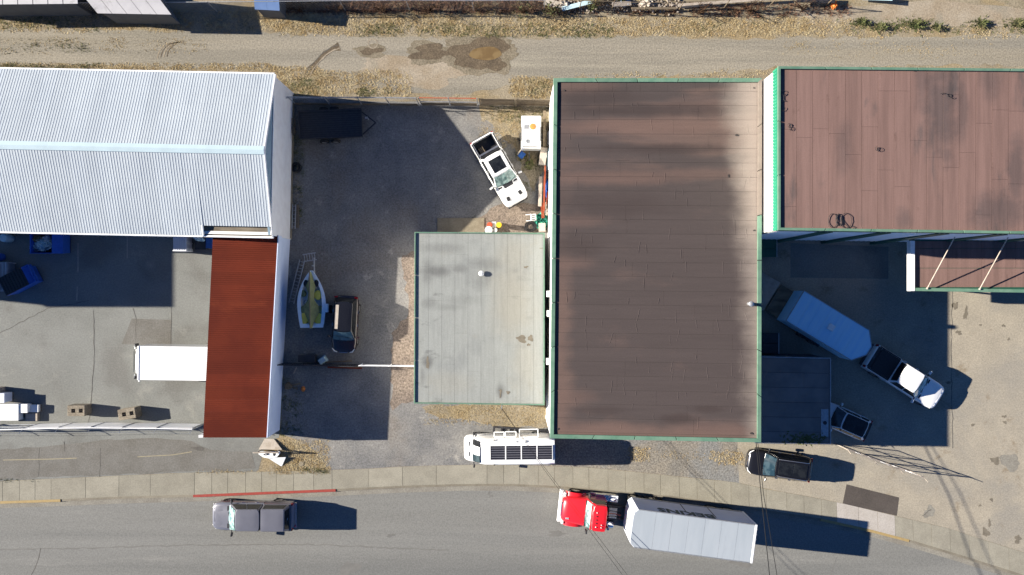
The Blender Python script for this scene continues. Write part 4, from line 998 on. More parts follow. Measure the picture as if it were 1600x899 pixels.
    for s in (-1, 1):
        for xw in (h - .98, br + 1.12): wheel(root, xw, s * (w - .13), .40 + lift / 2, .27).location.z = .40 - lift / 2
        for xd in (cow - .9, cow - 1.9): slabpart(root, 'door_handle', M['chrome'] if pm is M['p_grey'] else pm, xd - .12, xd + .12, s * w * 1.0 - .02, s * w * 1.0 + .02, .95, 1.0, .008)
        for xd in (h - .98, br + 1.12):
            mb = MB(); pr = []
            V = []; F = []; n = 10
            for k in range(n + 1):
                t = math.pi * k / n
                for rr in (.43, .52):
                    V.append((xd + rr * math.cos(t), s * (w + .012), .40 + rr * math.sin(t)))
            for k in range(n): F.append([2 * k, 2 * k + 1, 2 * k + 3, 2 * k + 2])
            mb.add(V, F); mb.build('wheel_arch', M['black'] if pm is not M['p_grey'] else pm, root, recalc=False)
    if scoops:
        for s in (-1, 1):
            mb = MB(); mb.obox((h - .55, s * w * .50), .30, .24, 1.085, 1.125, s * .12); mb.build('hood_vent', M['black'], root, bevel=.01)
        mb = MB(); mb.hexa([(cow + .02, -.42, 1.175), (cow + .34, -.36, 1.16), (cow + .34, .36, 1.16), (cow + .02, .42, 1.175)], [(cow + .02, -.38, 1.215), (cow + .30, -.30, 1.19), (cow + .30, .30, 1.19), (cow + .02, .38, 1.215)]); mb.build('hood_scoop', M['blackmetal'], root, bevel=.01)
    return root, h, w, cabr, br
pickup('parked_pickup', 'slate grey pickup with a matching bed canopy parked facing left on the street', (331, 807), (459, 807), M['p_grey'], 2.02, 'canopy', 1.92, z0=-.13, hf=.9, hr=.8, hood=1.36, cab=2.36, rslope=.06, lift=.04)
wp = pickup('parked_pickup', 'white pickup with an open black bed and large dark sunroof angled in the gravel yard', (809.5, 317), (751.5, 214.5), M['p_white'], 1.93, 'open', 1.86, roof_glass=True, scoops=True, hf=.8, hr=1.0)
tb = MB()
for k in range(3): tb.obox((wp[3] - .48, -.28 - .13 * k), .62, .09, .71, .99 + .02 * k, .05)
tb = tb.build('timber_offcuts', M['wood'], None, bevel=.01); tb.location = wp[0].location; tb.rotation_euler = wp[0].rotation_euler
tag(tb, 'short grey timber offcuts lying in the open bed of the white pickup', 'timber')
pickup('parked_pickup', 'white pickup with black bed cover hitched in front of the pale blue trailer', (1468, 624.5), (1359, 555), M['p_white2'], 1.97, 'cover', 1.88, hf=.9, hr=1.0)

def suv(name, label, front, rear, pm, W=1.85, Ht=1.66, rails=True, roofmat=None, roofbits=True, hf=.7, hr=.8, cat='car', side=0, glassF='glass', hood=1.15, z0=0, wheelmat='rim'):
    loc, a, L = place(front, rear, hf, hr, side, z0); root = thing(name, label, cat, loc, a)
    h, w = L / 2, W / 2; cow = h - hood; zb = .36; tz = 1.02
    st = [(h, w * .55, .70, .42), (h - .04, w * .72, .80, .36), (h - .14, w * .85, .87, .32), (h - .34, w * .94, .93, .30), (h - .75, w, .98, .30), (cow, w, tz, .30), (0, w, tz, .30), (-h + .55, w * .985, tz, .30), (-h + .22, w * .94, tz - .02, .34), (-h + .06, w * .85, tz - .08, .40), (-h, w * .72, .90, .48)]
    mb = MB(); body_loft(mb, st, .04); mb.build('body', pm, root)
    greenhouse(root, M['p_black'] if pm is M['p_maroon'] else pm, .97, Ht, cow + .10, -h + .10, cow - .62, -h + .46, w * .92, w * .70, glassF, roofmat=roofmat, doors=3)
    if roofbits:
        x0, x1 = -h + .62, cow - .76; xm = (x0 + x1) / 2
        slabpart(root, 'sunroof', M['glassdark'], xm + .02, x1, -w * .48, w * .48, Ht + .02, Ht + .052, .01); slabpart(root, 'sunroof', M['glassdark'], x0, xm - .02, -w * .48, w * .48, Ht + .02, Ht + .048, .01)
    if rails:
        for s in (-1, 1):
            mb = MB(); y = s * w * .66
            mb.tube([(-h + .55, y, Ht), (-h + .7, y, Ht + .09), (cow - .9, y * .97, Ht + .09), (cow - .72, y * .95, Ht + .01)], .024, 8); mb.build('roof_rail', M['rim'], root)
    slabpart(root, 'grille', M['chrome'], h - .05, h + .015, -w * .34, w * .34, .58, .76, .02)
    slabpart(root, 'bumper', M['black'], h - .06, h + .03, -w * .55, w * .55, .34, .48, .03, 'front bumper'); slabpart(root, 'bumper', M['black'], -h - .04, -h + .1, -w * .74, w * .74, .40, .58, .03, 'rear bumper')
    for s in (-1, 1):
        pts = [(h - .02, s * w * .50, .80), (h - .09, s * w * .72, .845), (h - .30, s * w * .90, .90)]
        mb = MB(); mb.tube([(x + .0, y, z - .02) for x, y, z in pts], [.035, .045, .025], 8); mb.build('headlight', M['lamp'], root)
        slabpart(root, 'tail_light', M['taillamp'], -h + .02, -h + .14, s * w * .80 - .12, s * w * .80 + .12, .80, .96, .02)
        for xw in (h - .86, -h + .86): wheel(root, xw, s * (w - .11), .35, .23, wheelmat)
        for xd in (cow - 1.0, cow - 1.95): slabpart(root, 'door_handle', M['chrome'], xd - .1, xd + .1, s * w - .015, s * w + .02, .82, .86, .006)
    for s in (-.3, .25):
        mb = MB(); mb.beam((cow + .13, s * w, 1.03), (cow - .08, s * w + .45, 1.18), .022, .02); mb.build('wiper', M['black'], root)
    mirrors(root, cow - .12, w, 1.06, pm, .85)
    return root, h, w, cow
suv('parked_suv', 'black utility car with roof rails and glass sunroof parked facing left below the dark annex', (1168, 720), (1267, 735), M['p_black'], 1.86, 1.64)
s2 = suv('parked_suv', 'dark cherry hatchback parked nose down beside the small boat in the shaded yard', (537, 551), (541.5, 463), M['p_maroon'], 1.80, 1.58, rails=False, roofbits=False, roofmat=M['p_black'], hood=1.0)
slabpart(s2[0], 'roof_panel_or_sheen', M['cream'], -s2[1] + .62, s2[3] - .72, -s2[2] * .62, -s2[2] * .34, 1.60, 1.632, .03, 'pale strip along one side of the roof')  # cream slab paints a sky reflection, not a separate panel of the car
s3 = suv('parked_car', 'small white car with a dark roof half hidden beside the dark annex', (1281, 641), (1356, 674), M['p_white2'], 1.72, 1.40, rails=False, roofbits=True, roofmat=M['glassdark'], hood=.95)
slabpart(s3[0], 'tailgate_glass', M['glassdark'], -s3[1] + .02, -s3[1] + .5, -s3[2] * .70, s3[2] * .70, .99, 1.03, .02)

# ---- camper van
def frame_part(root, x0, x1, y0, y1, z0, z1, mat, name, b=.06):
    mb = MB()
    for (p, q) in (((x0, y0, z0), (x1, y0, z0)), ((x0, y1, z1), (x1, y1, z1)), ((x0, y0, z0), (x0, y1, z1)), ((x1, y0, z0), (x1, y1, z1))): mb.beam(p, q, b, .04)
    return mb.build(name, mat, root)
loc, a, L = place((725, 700), (867, 706), .8, 2.3)
van = thing('camper_van', 'white high roof camper van with four solar panels parked along the sidewalk', 'camper van', loc, a); h, w = L / 2, .99
st = [(h, w * .58, .82, .45), (h - .04, w * .74, .95, .40), (h - .16, w * .86, 1.05, .36), (h - .42, w * .94, 1.14, .34), (h - .75, w * .97, 1.28, .34), (h - .80, w * .97, 1.32, .34)]
mb = MB(); body_loft(mb, st, .05); mb.build('body', M['p_white'], van, label='rounded front of the van')
def van_ring(x, w, wt, zt, zb):
    half = [(0, zt), (wt * .55, zt - .008), (wt * .86, zt - .035), (wt * .97, zt - .10), (lerp(wt, w, .3), zt - .45), (lerp(wt, w, .8), zt - 1.0), (w, zb + .5), (w * .99, zb + .1), (w * .92, zb)]
    return [(x, -y, z) for y, z in half[1:]][::-1] + [(x, y, z) for y, z in half]
xb = h - .62
mb = MB(); mb.loft([van_ring(xb - .1, w * .97, w * .80, 1.40, .34), van_ring(xb - .32, w * .985, w * .82, 1.85, .34), van_ring(xb - .62, w, w * .86, 2.25, .34), van_ring(xb - .95, w, w * .89, 2.37, .34), van_ring(xb - 1.6, w, w * .90, 2.42, .34), van_ring(-h + .5, w, w * .90, 2.42, .34), van_ring(-h + .03, w, w * .89, 2.40, .36), van_ring(-h, w * .98, w * .86, 2.34, .40)]); mb.build('body_shell', M['p_white'], van, angle=50)
def wscr(y0, y1, name, mat, lab=None, lo=.02, hi=.9, dz=.03):
    V = []; F = []; n = 6; prof = [(xb - .06, 1.42), (xb - .30, 1.87), (xb - .46, 2.07), (xb - .60, 2.255)]
    for i in range(n + 1):
        y = lerp(y0, y1, i / n)
        for (x, z) in prof: V.append((x + dz * .8 - .02 * (y / w) ** 2, y * (1 - .06 * (z - 1.33)), z + dz - .03 * (y / w) ** 2))
    for i in range(n):
        for k in range(3): F.append([i * 4 + k, (i + 1) * 4 + k, (i + 1) * 4 + k + 1, i * 4 + k + 1])
    mb = MB(); mb.add(V, F, True); o = mb.build(name, mat, van, recalc=False, label=lab); return o
wscr(-w * .80, w * .80, 'windscreen', M['glassdark'], dz=.04)
wscr(-w * .72, -w * .20, 'sun_shade', M['white'], 'white sun shade behind the windscreen', dz=.045) if False else None
wscr(w * .26, w * .76, 'windscreen_pane', M['glass'], 'clear left side of the windscreen', dz=.06)
wscr(-w * .38, w * .26, 'sun_shade', M['white'], 'white sun shade behind the windscreen', dz=.06)
for s in (-1, 1): slabpart(van, 'hood_vent', M['black'], h - .42, h - .36, s * .36 - .16, s * .36 + .16, 1.12, 1.165, .01)
mirrors(van, xb - .1, w, 1.45, M['black'], .9)
for s in (-1, 1):
    for xw in (h - 1.0, -h + 1.25): wheel(van, xw, s * (w - .12), .35, .23)
    slabpart(van, 'roof_rail_foot', M['black'], xb - 1.62, xb - 1.54, s * .86 - .04, s * .86 + .04, 2.36, 2.44, .01)
    slabpart(van, 'tail_light', M['taillamp'], -h - .01, -h + .05, s * .88 - .05, s * .88 + .05, 1.0, 1.6, .01)
slabpart(van, 'rear_window', M['bluetarp'], -h - .02, -h + .04, -.46, .46, 1.7, 2.36, .01, 'blue rear panel under the roof edge')
slabpart(van, 'bumper', M['black'], -h - .06, -h + .1, -.9, .9, .42, .6, .03)
slabpart(van, 'side_step', M['black'], -h + 1.6, -h + 2.4, w - .02, w + .16, .42, .48, .02)
xa, xz = 1.30, -h + .16 
pw_ = (xa - xz) / 4
for k in range(4):
    x1 = xa - k * pw_ - .02; x0 = x1 - pw_ + .04
    o = slabpart(van, 'solar_panel', M['cellgap'], x0, x1, -.50, .50, 2.455, 2.485, 0)
    frame_part(o, x0, x1, -.50, .50, 2.492, 2.492, M['whitetrim'], 'frame', .035)
    for j in range(6):
        y0 = -.485 + j * .1635; slabpart(o, 'solar_cell_strip', M['skycells'], x0 + .03, x1 - .03, y0, y0 + .135, 2.488, 2.494, 0)
for (x, y, r_) in ((-1.15, -.76, .09), (-.5, -.74, .05)):
    mb = MB(); mb.lathe([(0, 2.36), (r_, 2.36), (r_ * .9, 2.46), (r_ * .3, 2.50), (0, 2.50)], 12, c=(x, y, 0)); mb.build('roof_vent', M['white'], van)
for (x0, x1, d, z) in ((.32, 1.02, .30, 1.9), (-.52, .24, .32, 1.9), (-2.05, -.76, .52, 2.1)):
    o = frame_part(van, x0, x1, -w - .0, -w - d, z, z - .14, M['white'], 'window_flap', .07)
    slabpart(o, 'pane', M['glass'], x0 + .05, x1 - .05, -w - d * .55, -w - d * .5, z - .08, z - .06, 0)
# open black steel frame lying behind the van
c = P(812, 676); fr = thing('steel_frame', 'open black steel frame lying on the ground behind the camper van', 'steel frame', (c.x, c.y, 0), -.06)
for (x0, y0, x1, y1) in ((-1.95, .36, 2.3, .30), (-1.95, -.30, 2.3, -.30)):
    mb = MB(); mb.beam((x0, y0, .35), (x1, y1, .35), .13, .12); mb.build('rail', M['blackmetal'], fr, bevel=.01)
for x in (-1.87, -1.35, -.95): mb = MB(); mb.beam((x, -.30, .33), (x, .34, .33), .17 if x < -1.5 else .10, .1); mb.build('crossbar', M['blackmetal'], fr, bevel=.01)
for x in (-1.9, 1.9):
    for y in (-.3, .32): mb = MB(); mb.beam((x, y, 0), (x, y, .3), .09, .09); mb.build('leg', M['blackmetal'], fr)
c = P(789, 677.5); tb = MB(); tb.obox((c.x, c.y), 1.0, .06, .42, .46, -.02); tag(tb.build('timber_plank', M['yellowpl']), 'thin yellow batten lying on the black steel frame behind the camper', 'timber')

# ---- red tractor unit
a = math.pi - R(6.0); c = P(935, 811, 2.75)
tr = thing('truck_tractor', 'bright red day cab tractor unit coupled to the white trailer on the street', 'truck', (c.x, c.y, -.13), a)
# local x forward; cab centre at 0
mb = MB(); st = [(2.45, .52, 1.35, .75), (2.42, .70, 1.52, .65), (2.30, .84, 1.66, .6), (2.0, .92, 1.76, .6), (1.2, .98, 1.88, .6), (.66, 1.02, 1.96, .6)]
body_loft(mb, st, .09); mb.build('hood', M['p_red'], tr)
for s in (-1, 1):
    mb = MB(); V = []; F = []; n = 10
    prof = [(1.05 * math.cos(math.pi * (k / n)), .98 + .42 * math.sin(math.pi * (k / n))) for k in range(n + 1)]
    R1 = [(1.50 + .72 * x / 1.05, s * .80, z) for x, z in prof]; R2 = [(1.50 + .72 * x / 1.05, s * 1.20, z - .03) for x, z in prof]
    mb.add(R1 + R2, [[k, k + 1, n + 1 + k + 1, n + 1 + k] for k in range(n)], True)
    mb.build('fender', M['p_red'], tr, recalc=False)
    slabpart(tr, 'headlight', M['lamp'], 2.18, 2.38, s * .96 - .17, s * .96 + .17, 1.0, 1.28, .04)
    wheel(tr, 1.50, s * 1.04, .50, .29, 'chrome')
slabpart(tr, 'grille', M['chrome'], 2.38, 2.50, -.52, .52, .75, 1.52, .05); slabpart(tr, 'bumper', M['white'], 2.32, 2.62, -1.16, 1.16, .42, .74, .06)  # bumper is coloured white to imitate bright glare off chrome
slabpart(tr, 'hood_badge', M['p_skin'], 1.9, 2.14, .48, .60, 1.73, 1.765, .01)
b = [(-.62, -1.0, .95), (.74, -1.0, .95), (.74, 1.0, .95), (-.62, 1.0, .95)]
greenhouse(tr, M['p_red'], 1.75, 2.82, .80, -.62, .34, -.56, 1.0, .90, 'glasslight', doors=1, rear=True, sv=(.12, .7))
slabpart(tr, 'cab_lower', M['p_red'], -.62, .78, -1.0, 1.0, .85, 1.8, .05)
slabpart(tr, 'visor', M['p_red'], .34, .52, -.84, .84, 2.70, 2.76, .02)
slabpart(tr, 'windscreen_trim', M['black'], .72, .84, -.92, .92, 1.86, 1.93, .01)
slabpart(tr, 'mirror_shelf', M['white'], .46, .62, -.45, -.05, 2.15, 2.6, .02) if False else None
for (y) in (-.62, -.3, 0, .3, .62): 
    mb = MB(); mb.lathe([(0, 2.86), (.045, 2.86), (.03, 2.91), (0, 2.92)], 8, c=(.12, y * .8 + .1, 0)); mb.build('clearance_lamp', M['black'] if abs(y) < .5 else M['lamp'], tr)
for y in (.42, .60):
    mb = MB(); mb.lathe([(0, 2.85), (.04, 2.85), (.03, 2.92), (0, 2.92)], 8, c=(-.25, y, 0)); mb.build('clearance_lamp', M['lamp'], tr)
slabpart(tr, 'roof_decal', M['p_skin'], -.30, -.10, -.74, -.40, 2.858, 2.862, 0) if False else None
for s in (-1, 1):
    mb = MB(); mb.tube([(.55, s * 1.0, 1.5), (.62, s * 1.28, 1.5), (.62, s * 1.28, 2.2), (.55, s * .98, 2.2)], .022, 6); mb.build('mirror_arm', M['blackmetal'], tr)
    slabpart(tr, 'mirror', M['blackmetal'], .56, .68, s * 1.30 - .1, s * 1.30 + .1, 1.55, 2.1, .03)
    slabpart(tr, 'frame_rail', M['blackmetal'], -4.4, .6, s * .43 - .06, s * .43 + .06, .72, .98, .01)
    mb = MB(); mb.lathe([(0, -.95), (.28, -.95), (.31, -.90), (.31, .0), (.28, .05), (0, .05)], 16, 'y', c=(0, 0, 0)); mb.v = [(y - .45, s * .93 + x, .72 + z) for (x, y, z) in mb.v]; mb.build('fuel_tank', M['chrome'], tr)
    slabpart(tr, 'step', M['chrome'], -.60, .45, s * 1.10 - .09, s * 1.10 + .09, .62, .70, .02)
    for x in (-2.75, -3.95):
        for y in (.78, 1.08): wheel(tr, x, s * y, .50, .27, 'chrome')
    slabpart(tr, 'mud_flap', M['rubber'], -4.75, -4.72, s * .93 - .3, s * .93 + .3, .2, .85, 0)
slabpart(tr, 'deck_plate', M['steel'], -1.55, -.98, -.32, .42, .99, 1.03, .01)
slabpart(tr, 'battery_box', M['whitetrim'], -1.55, -.95, -1.18, -.72, .62, .98, .03)
slabpart(tr, 'tool_box', M['chrome'], -.92, .1, -1.20, -.98, .68, 1.05, .03)
mb = MB(); mb.lathe([(0, .98), (.5, .98), (.5, 1.08), (.12, 1.10), (0, 1.1)], 18, c=(-3.3, 0, 0)); mb.build('fifth_wheel', M['blackmetal'], tr)
for y in (-.18, .0, .18):
    mb = MB(); mb.tube([(-.70, y, 1.7), (-1.0, y * 1.1, 1.35), (-1.4, y, 1.3), (-1.75, y * .8, 1.55)], .025, 6); mb.build('air_hose', M['cable'] if y else M['redpl'], tr)
mb = MB(); mb.tube([(-.82, .82, .9), (-.82, .82, 2.3)], .09, 12); mb.build('exhaust_stack', M['chrome'], tr)

# ---- white trailer with its lettering
fr_, re_ = P(987.2, 825.3, 3.95), P(1176.5, 850.4, 3.95); d = (fr_ - re_); a = math.atan2(d.y, d.x); c = (fr_ + re_) / 2
TL, TW, ZB, ZT = d.length, 2.56, 1.05, 3.95
tl = thing('box_trailer', 'long white box trailer with dark BEKINS lettering behind the red truck', 'trailer', (c.x, c.y, -.05), a)
hx, hy = TL / 2, TW / 2
mb = MB(); nose = [(-hx, -hy), (hx - .30, -hy), (hx - .06, -hy + .22), (hx, -hy + .55), (hx, hy - .55), (hx - .06, hy - .22), (hx - .30, hy), (-hx, hy)]
mb.prism(nose, ZB, ZT - .02); mb.build('body', M['p_side'], tl)
nn = 7
for k in range(nn):
    x0 = -hx + .02 + (TL - .42) * k / nn; x1 = -hx + .02 + (TL - .42) * (k + 1) / nn - .012
    if k == nn - 1: poly = [(x0, -hy + .03), (hx - .32, -hy + .03), (hx - .09, -hy + .24), (hx - .03, -hy + .56), (hx - .03, hy - .56), (hx - .09, hy - .24), (hx - .32, hy - .03), (x0, hy - .03)]
    else: poly = [(x0, -hy + .03), (x1, -hy + .03), (x1, hy - .03), (x0, hy - .03)]
    mb = MB(); mb.prism(poly, ZT - .03, ZT + .006 + .003 * (k % 2)); mb.build('roof_sheet', M['p_skin'], tl)
for s in (-1, 1):
    mb = MB(); mb.beam((-hx, s * (hy + .004), ZT - .03), (hx - .31, s * (hy + .004), ZT - .03), .05, .09); mb.build('top_rail', M['steel'], tl)
    mb = MB(); mb.beam((-hx, s * (hy + .004), ZB + .06), (hx - .31, s * (hy + .004), ZB + .06), .05, .14); mb.build('bottom_rail', M['steel'], tl)
    for x in (-hx + .85, -hx + 2.05):
        for y in (.76, 1.06): wheel(tl, x, s * y, .50, .27)
    mb = MB(); mb.beam((hx - 1.9, s * .7, 0.05), (hx - 1.9, s * .7, ZB), .14, .14); mb.build('landing_leg', M['steel'], tl)
    for x in (-1.6, .35):
        if s < 0: slabpart(tl, 'door_seam', M['blackmetal'], x - .03, x + .03, -hy - .012, -hy + .01, ZB + .15, ZT - .95 if x > 0 else ZT - .5, 0)
slabpart(tl, 'front_panel', M['white'], hx - .02, hx + .05, -hy + .6, hy - .6, ZB + .05, ZT - .1, .03); slabpart(tl, 'nose_box', M['steel'], hx + .04, hx + .16, -.25, .15, 2.5, 2.8, .03)
slabpart(tl, 'rear_frame', M['whitetrim'], -hx - .16, -hx - .002, -hy - .03, hy + .03, ZB - .05, ZT + .02, .02)
for k in range(7): slabpart(tl, 'hinge', M['steel'], -hx - .20, -hx - .15, -hy + .25 + .34 * k, -hy + .33 + .34 * k, ZT - .14, ZT + .01, 0)
slabpart(tl, 'bogie', M['blackmetal'], -hx + .4, -hx + 2.6, -.5, .5, .5, .95, .02); slabpart(tl, 'underframe', M['blackmetal'], -hx + .1, hx - .4, -.55, .55, ZB - .12, ZB - .004, 0)
slabpart(tl, 'underride_bar', M['white'], -hx - .10, -hx + .02, -hy + .1, hy - .1, .45, .6, .02)
def letters(root, text, loc, rot, size, mat, depth=.006, name='lettering', boldness=.02, sx=1.0):
    cu = bpy.data.curves.new(name, 'FONT'); cu.body = text; cu.size = size; cu.extrude = depth; cu.offset = boldness; cu.align_x = 'CENTER'; cu.align_y = 'CENTER'; cu.resolution_u = 2
    tmp = bpy.data.objects.new('tmp_text', cu); COL.objects.link(tmp); dg = bpy.context.evaluated_depsgraph_get()
    me = bpy.data.meshes.new_from_object(tmp.evaluated_get(dg)); bpy.data.objects.remove(tmp); me.materials.clear(); me.materials.append(mat)
    o = bpy.data.objects.new(name, me); COL.objects.link(o); o.parent = root; o.location = loc; o.rotation_euler = rot; o.scale = (sx, 1, 1); return o
# the side that faces the sidewalk is local -y (x forward points west), read by someone on the sidewalk
letters(tl, 'BEKINS', (.42, -hy - .012, 3.28), (R(90), 0, 0), 1.12, M['letters'], boldness=.035, sx=1.1)
mb = MB()
for x in (-1.60, -1.14, -.98): pass

# ---- white box truck nosing out of the red-roofed shed
loc = P(260, 568, 2.9); loc.z = 0
bt = thing('box_truck', 'white box truck backed under the red shed roof with its cab facing left', 'truck', tuple(loc), math.pi - R(.8))
bx0, bx1, bw = -3.3, 1.93, 1.17
mb = MB(); mb.box(bx0, bx1, -bw, bw, .95, 2.92); mb.build('box', M['p_white'], bt, bevel=.03)
for k in range(5):
    x0 = bx0 + .04 + (bx1 - bx0 - .2) * k / 5; slabpart(bt, 'roof_sheet', M['p_white'], x0, x0 + (bx1 - bx0 - .2) / 5 - .015, -bw + .05, bw - .05, 2.9, 2.928 + .003 * (k % 2), 0)
slabpart(bt, 'box_front_cap', M['p_white2'], bx1 - .10, bx1 + .06, -bw - .01, bw + .01, 1.2, 2.95, .05)
for k in range(16): slabpart(bt, 'rivet', M['steel'], bx1 - .16, bx1 - .14, -1.1 + .145 * k, -1.08 + .145 * k, 2.925, 2.937, 0)
mb = MB(); body_loft(mb, [(2.98, .62, 1.2, .5), (2.95, .80, 1.36, .45), (2.85, .88, 1.6, .42), (2.7, .90, 1.9, .42), (2.45, .90, 2.28, .42), (2.2, .90, 2.34, .42), (2.02, .90, 2.34, .42)], .05); mb.build('cab', M['p_white'], bt)
mb = MB(); mb.patch((2.90, -.8, 1.45), (2.90, .8, 1.45), (2.55, .76, 2.2), (2.55, -.76, 2.2), .03, .97, 0, .93, off=.06, th=.03); mb.build('windscreen', M['glass'], bt)
slabpart(bt, 'roof_gap', M['steel'], 1.99, 2.06, -.78, .78, 2.33, 2.37, 0)
for s in (-1, 1):
    mb = MB(); mb.tube([(2.6, s * .9, 1.5), (2.66, s * 1.12, 1.5), (2.66, s * 1.12, 2.0), (2.6, s * .88, 2.05)], .02, 6); mb.build('mirror_arm', M['steel'], bt)
    slabpart(bt, 'mirror', M['black'], 2.60, 2.74, s * 1.13 - .11, s * 1.13 + .11, 1.5, 1.95, .03)
    slabpart(bt, 'headlight', M['lamp'], 2.86, 2.98, s * .72 - .12, s * .72 + .12, .75, .92, .02)
    for x in (2.2, -1.9): wheel(bt, x, s * .92, .42, .26)
    slabpart(bt, 'side_window', M['glassdark'], 2.15, 2.6, s * .905 - .01, s * .905 + .01, 1.5, 2.0, 0)
slabpart(bt, 'mud_guard', M['black'], -2.2, -1.35, bw - .02, bw + .16, .78, .86, .02); slabpart(bt, 'underframe', M['blackmetal'], bx0, 2.4, -.5, .5, .55, .93, 0)
slabpart(bt, 'tail_lift', M['steel'], bx0 - .1, bx0 - .005, -1.1, 1.1, .8, 2.6, .01); slabpart(bt, 'marker_lamp', M['white'], bx1 - .12, bx1 - .02, bw + .01, bw + .12, 2.85, 2.93, .01)

# ---- pale blue enclosed trailer with its ramp down
h_ = 2.3
q = [P(1257.4, 454.7, h_), P(1361.5, 518, h_), P(1356, 545, h_), P(1331, 564, h_), P(1227, 501, h_)]; c = (q[0] + q[1] + q[3] + q[4]) / 4
ra, rb = (q[0] + q[4]) / 2, (q[1] + q[3]) / 2; ax = (rb - ra); a = math.atan2(ax.y, ax.x)
et = thing('enclosed_trailer', 'pale blue enclosed cargo trailer with a pointed nose and its rear ramp lowered', 'trailer', (c.x, c.y, 0), a)
Ri = Matrix.Rotation(-a, 3, 'Z'); lq = [Ri @ Vector((p.x - c.x, p.y - c.y, 0)) for p in q]
x0 = (lq[0].x + lq[4].x) / 2; xs_ = (lq[1].x + lq[3].x) / 2; wy = 1.22; xn = xs_ + .62
poly = [(x0, -wy), (xs_ - .1, -wy), (xn, -.34), (xn, .34), (xs_ - .1, wy), (x0, wy)]
mb = MB(); mb.prism(poly, .5, h_ - .02); mb.build('body', M['p_bluetrailer'], et, bevel=.02)
for k in range(7):
    a0 = x0 + .05 + (xs_ - x0 - .15) * k / 7; a1 = x0 + .05 + (xs_ - x0 - .15) * (k + 1) / 7 - .01
    pl = [(a0, -wy + .05), (a1, -wy + .05), (a1, wy - .05), (a0, wy - .05)] if k < 6 else [(a0, -wy + .05), (xs_ - .12, -wy + .05), (xn - .05, -.32), (xn - .05, .32), (xs_ - .12, wy - .05), (a0, wy - .05)]
    mb = MB(); mb.prism(pl, h_ - .04, h_ + .004 + rng.uniform(0, .006)); mb.build('roof_sheet', M['p_bluetrailer'], et)
for i in range(6):
    p0, p1 = poly[i], poly[(i + 1) % 6]; mb = MB(); mb.beam((*p0, h_ - .01), (*p1, h_ - .01), .05, .06); mb.build('edge_trim', M['steel'], et)
xm = (x0 + xn) / 2 - .1
slabpart(et, 'roof_vent', M['white'], xm - .22, xm + .22, -.22, .22, h_, h_ + .12, .03)
for s in (-1, 1):
    for x in (-.6, .3): wheel(et, x, s * (wy + .04), .33, .2)
    slabpart(et, 'fender', M['blackmetal'], -1.1, .8, s * (wy + .05) - .12, s * (wy + .05) + .12, .68, .74, .02)
mb = MB(); mb.beam((xn - .2, -.3, .48), (xn + 1.0, 0, .48), .1, .1); mb.beam((xn - .2, .3, .48), (xn + 1.0, 0, .48), .1, .1); mb.build('tongue', M['blackmetal'], et)
ra_ = slabpart(et, 'ramp_door', M['tan'], x0 - 1.02, x0 - .02, -wy + .15, wy - .1, .46, .52, 0, 'dark ramp flap next to the trailer'); 
mb = MB(); mb.hexa([(x0 - 3.1, -wy + .02, .02), (x0 - 1.12, -wy + .02, .40), (x0 - 1.12, wy - .02, .40), (x0 - 3.1, wy - .02, .02)], [(x0 - 3.1, -wy + .02, .08), (x0 - 1.12, -wy + .02, .48), (x0 - 1.12, wy - .02, .48), (x0 - 3.1, wy - .02, .08)]); mb.build('ramp_door', M['cream'], et, label='long lower section of the ramp')

# ---- black flatbed trailer
loc, a, L = place((565.5, 192), (467, 196), .7, .7); ft = thing('flatbed_trailer', 'black flatbed trailer with plank deck in the shaded corner by the back fence', 'trailer', loc, a); hx, hy = L / 2, 1.0
slabpart(ft, 'frame', M['blackmetal'], -hx, hx, -hy, hy, .48, .60, .02)
for k in range(12):
    y0 = -hy + .06 + k * .157; slabpart(ft, 'deck_plank', M['bluedeck'] if 'bluedeck' in M else M['blackmetal'], -hx + .08, hx - .08, y0, y0 + .14, .60, .632 + .006 * (k % 2), 0)
for s in (-1, 1):
    mb = MB(); mb.beam((-hx, s * (hy - .02), .82), (hx, s * (hy - .02), .82), .06, .06); mb.build('side_rail', M['blackmetal'], ft)
    for x in (-hx + .1, -hx / 2, 0, hx / 2, hx - .1): mb = MB(); mb.beam((x, s * (hy - .02), .58), (x, s * (hy - .02), .80), .05, .05); mb.build('post', M['blackmetal'], ft)
    for x in (-.55, .25): wheel(ft, x, s * (hy + .16), .33, .2)
    mb = MB(); mb.beam((hx, s * .8, .5), (hx + .95, 0, .5), .09, .09); mb.build('tongue', M['blackmetal'], ft)
mb = MB(); mb.beam((hx - .02, -hy, .82), (hx - .02, hy, .82), .06, .06); mb.beam((-hx + .02, -hy, .82), (-hx + .02, hy, .82), .06, .06); mb.build('end_rail', M['blackmetal'], ft)
mb = MB(); mb.tube([(hx + .45, .28, .5), (hx + .45, .28, .95)], .04, 8); mb.box(hx + .3, hx + .5, .22, .34, .95, 1.02); mb.build('jack', M['steel'], ft)

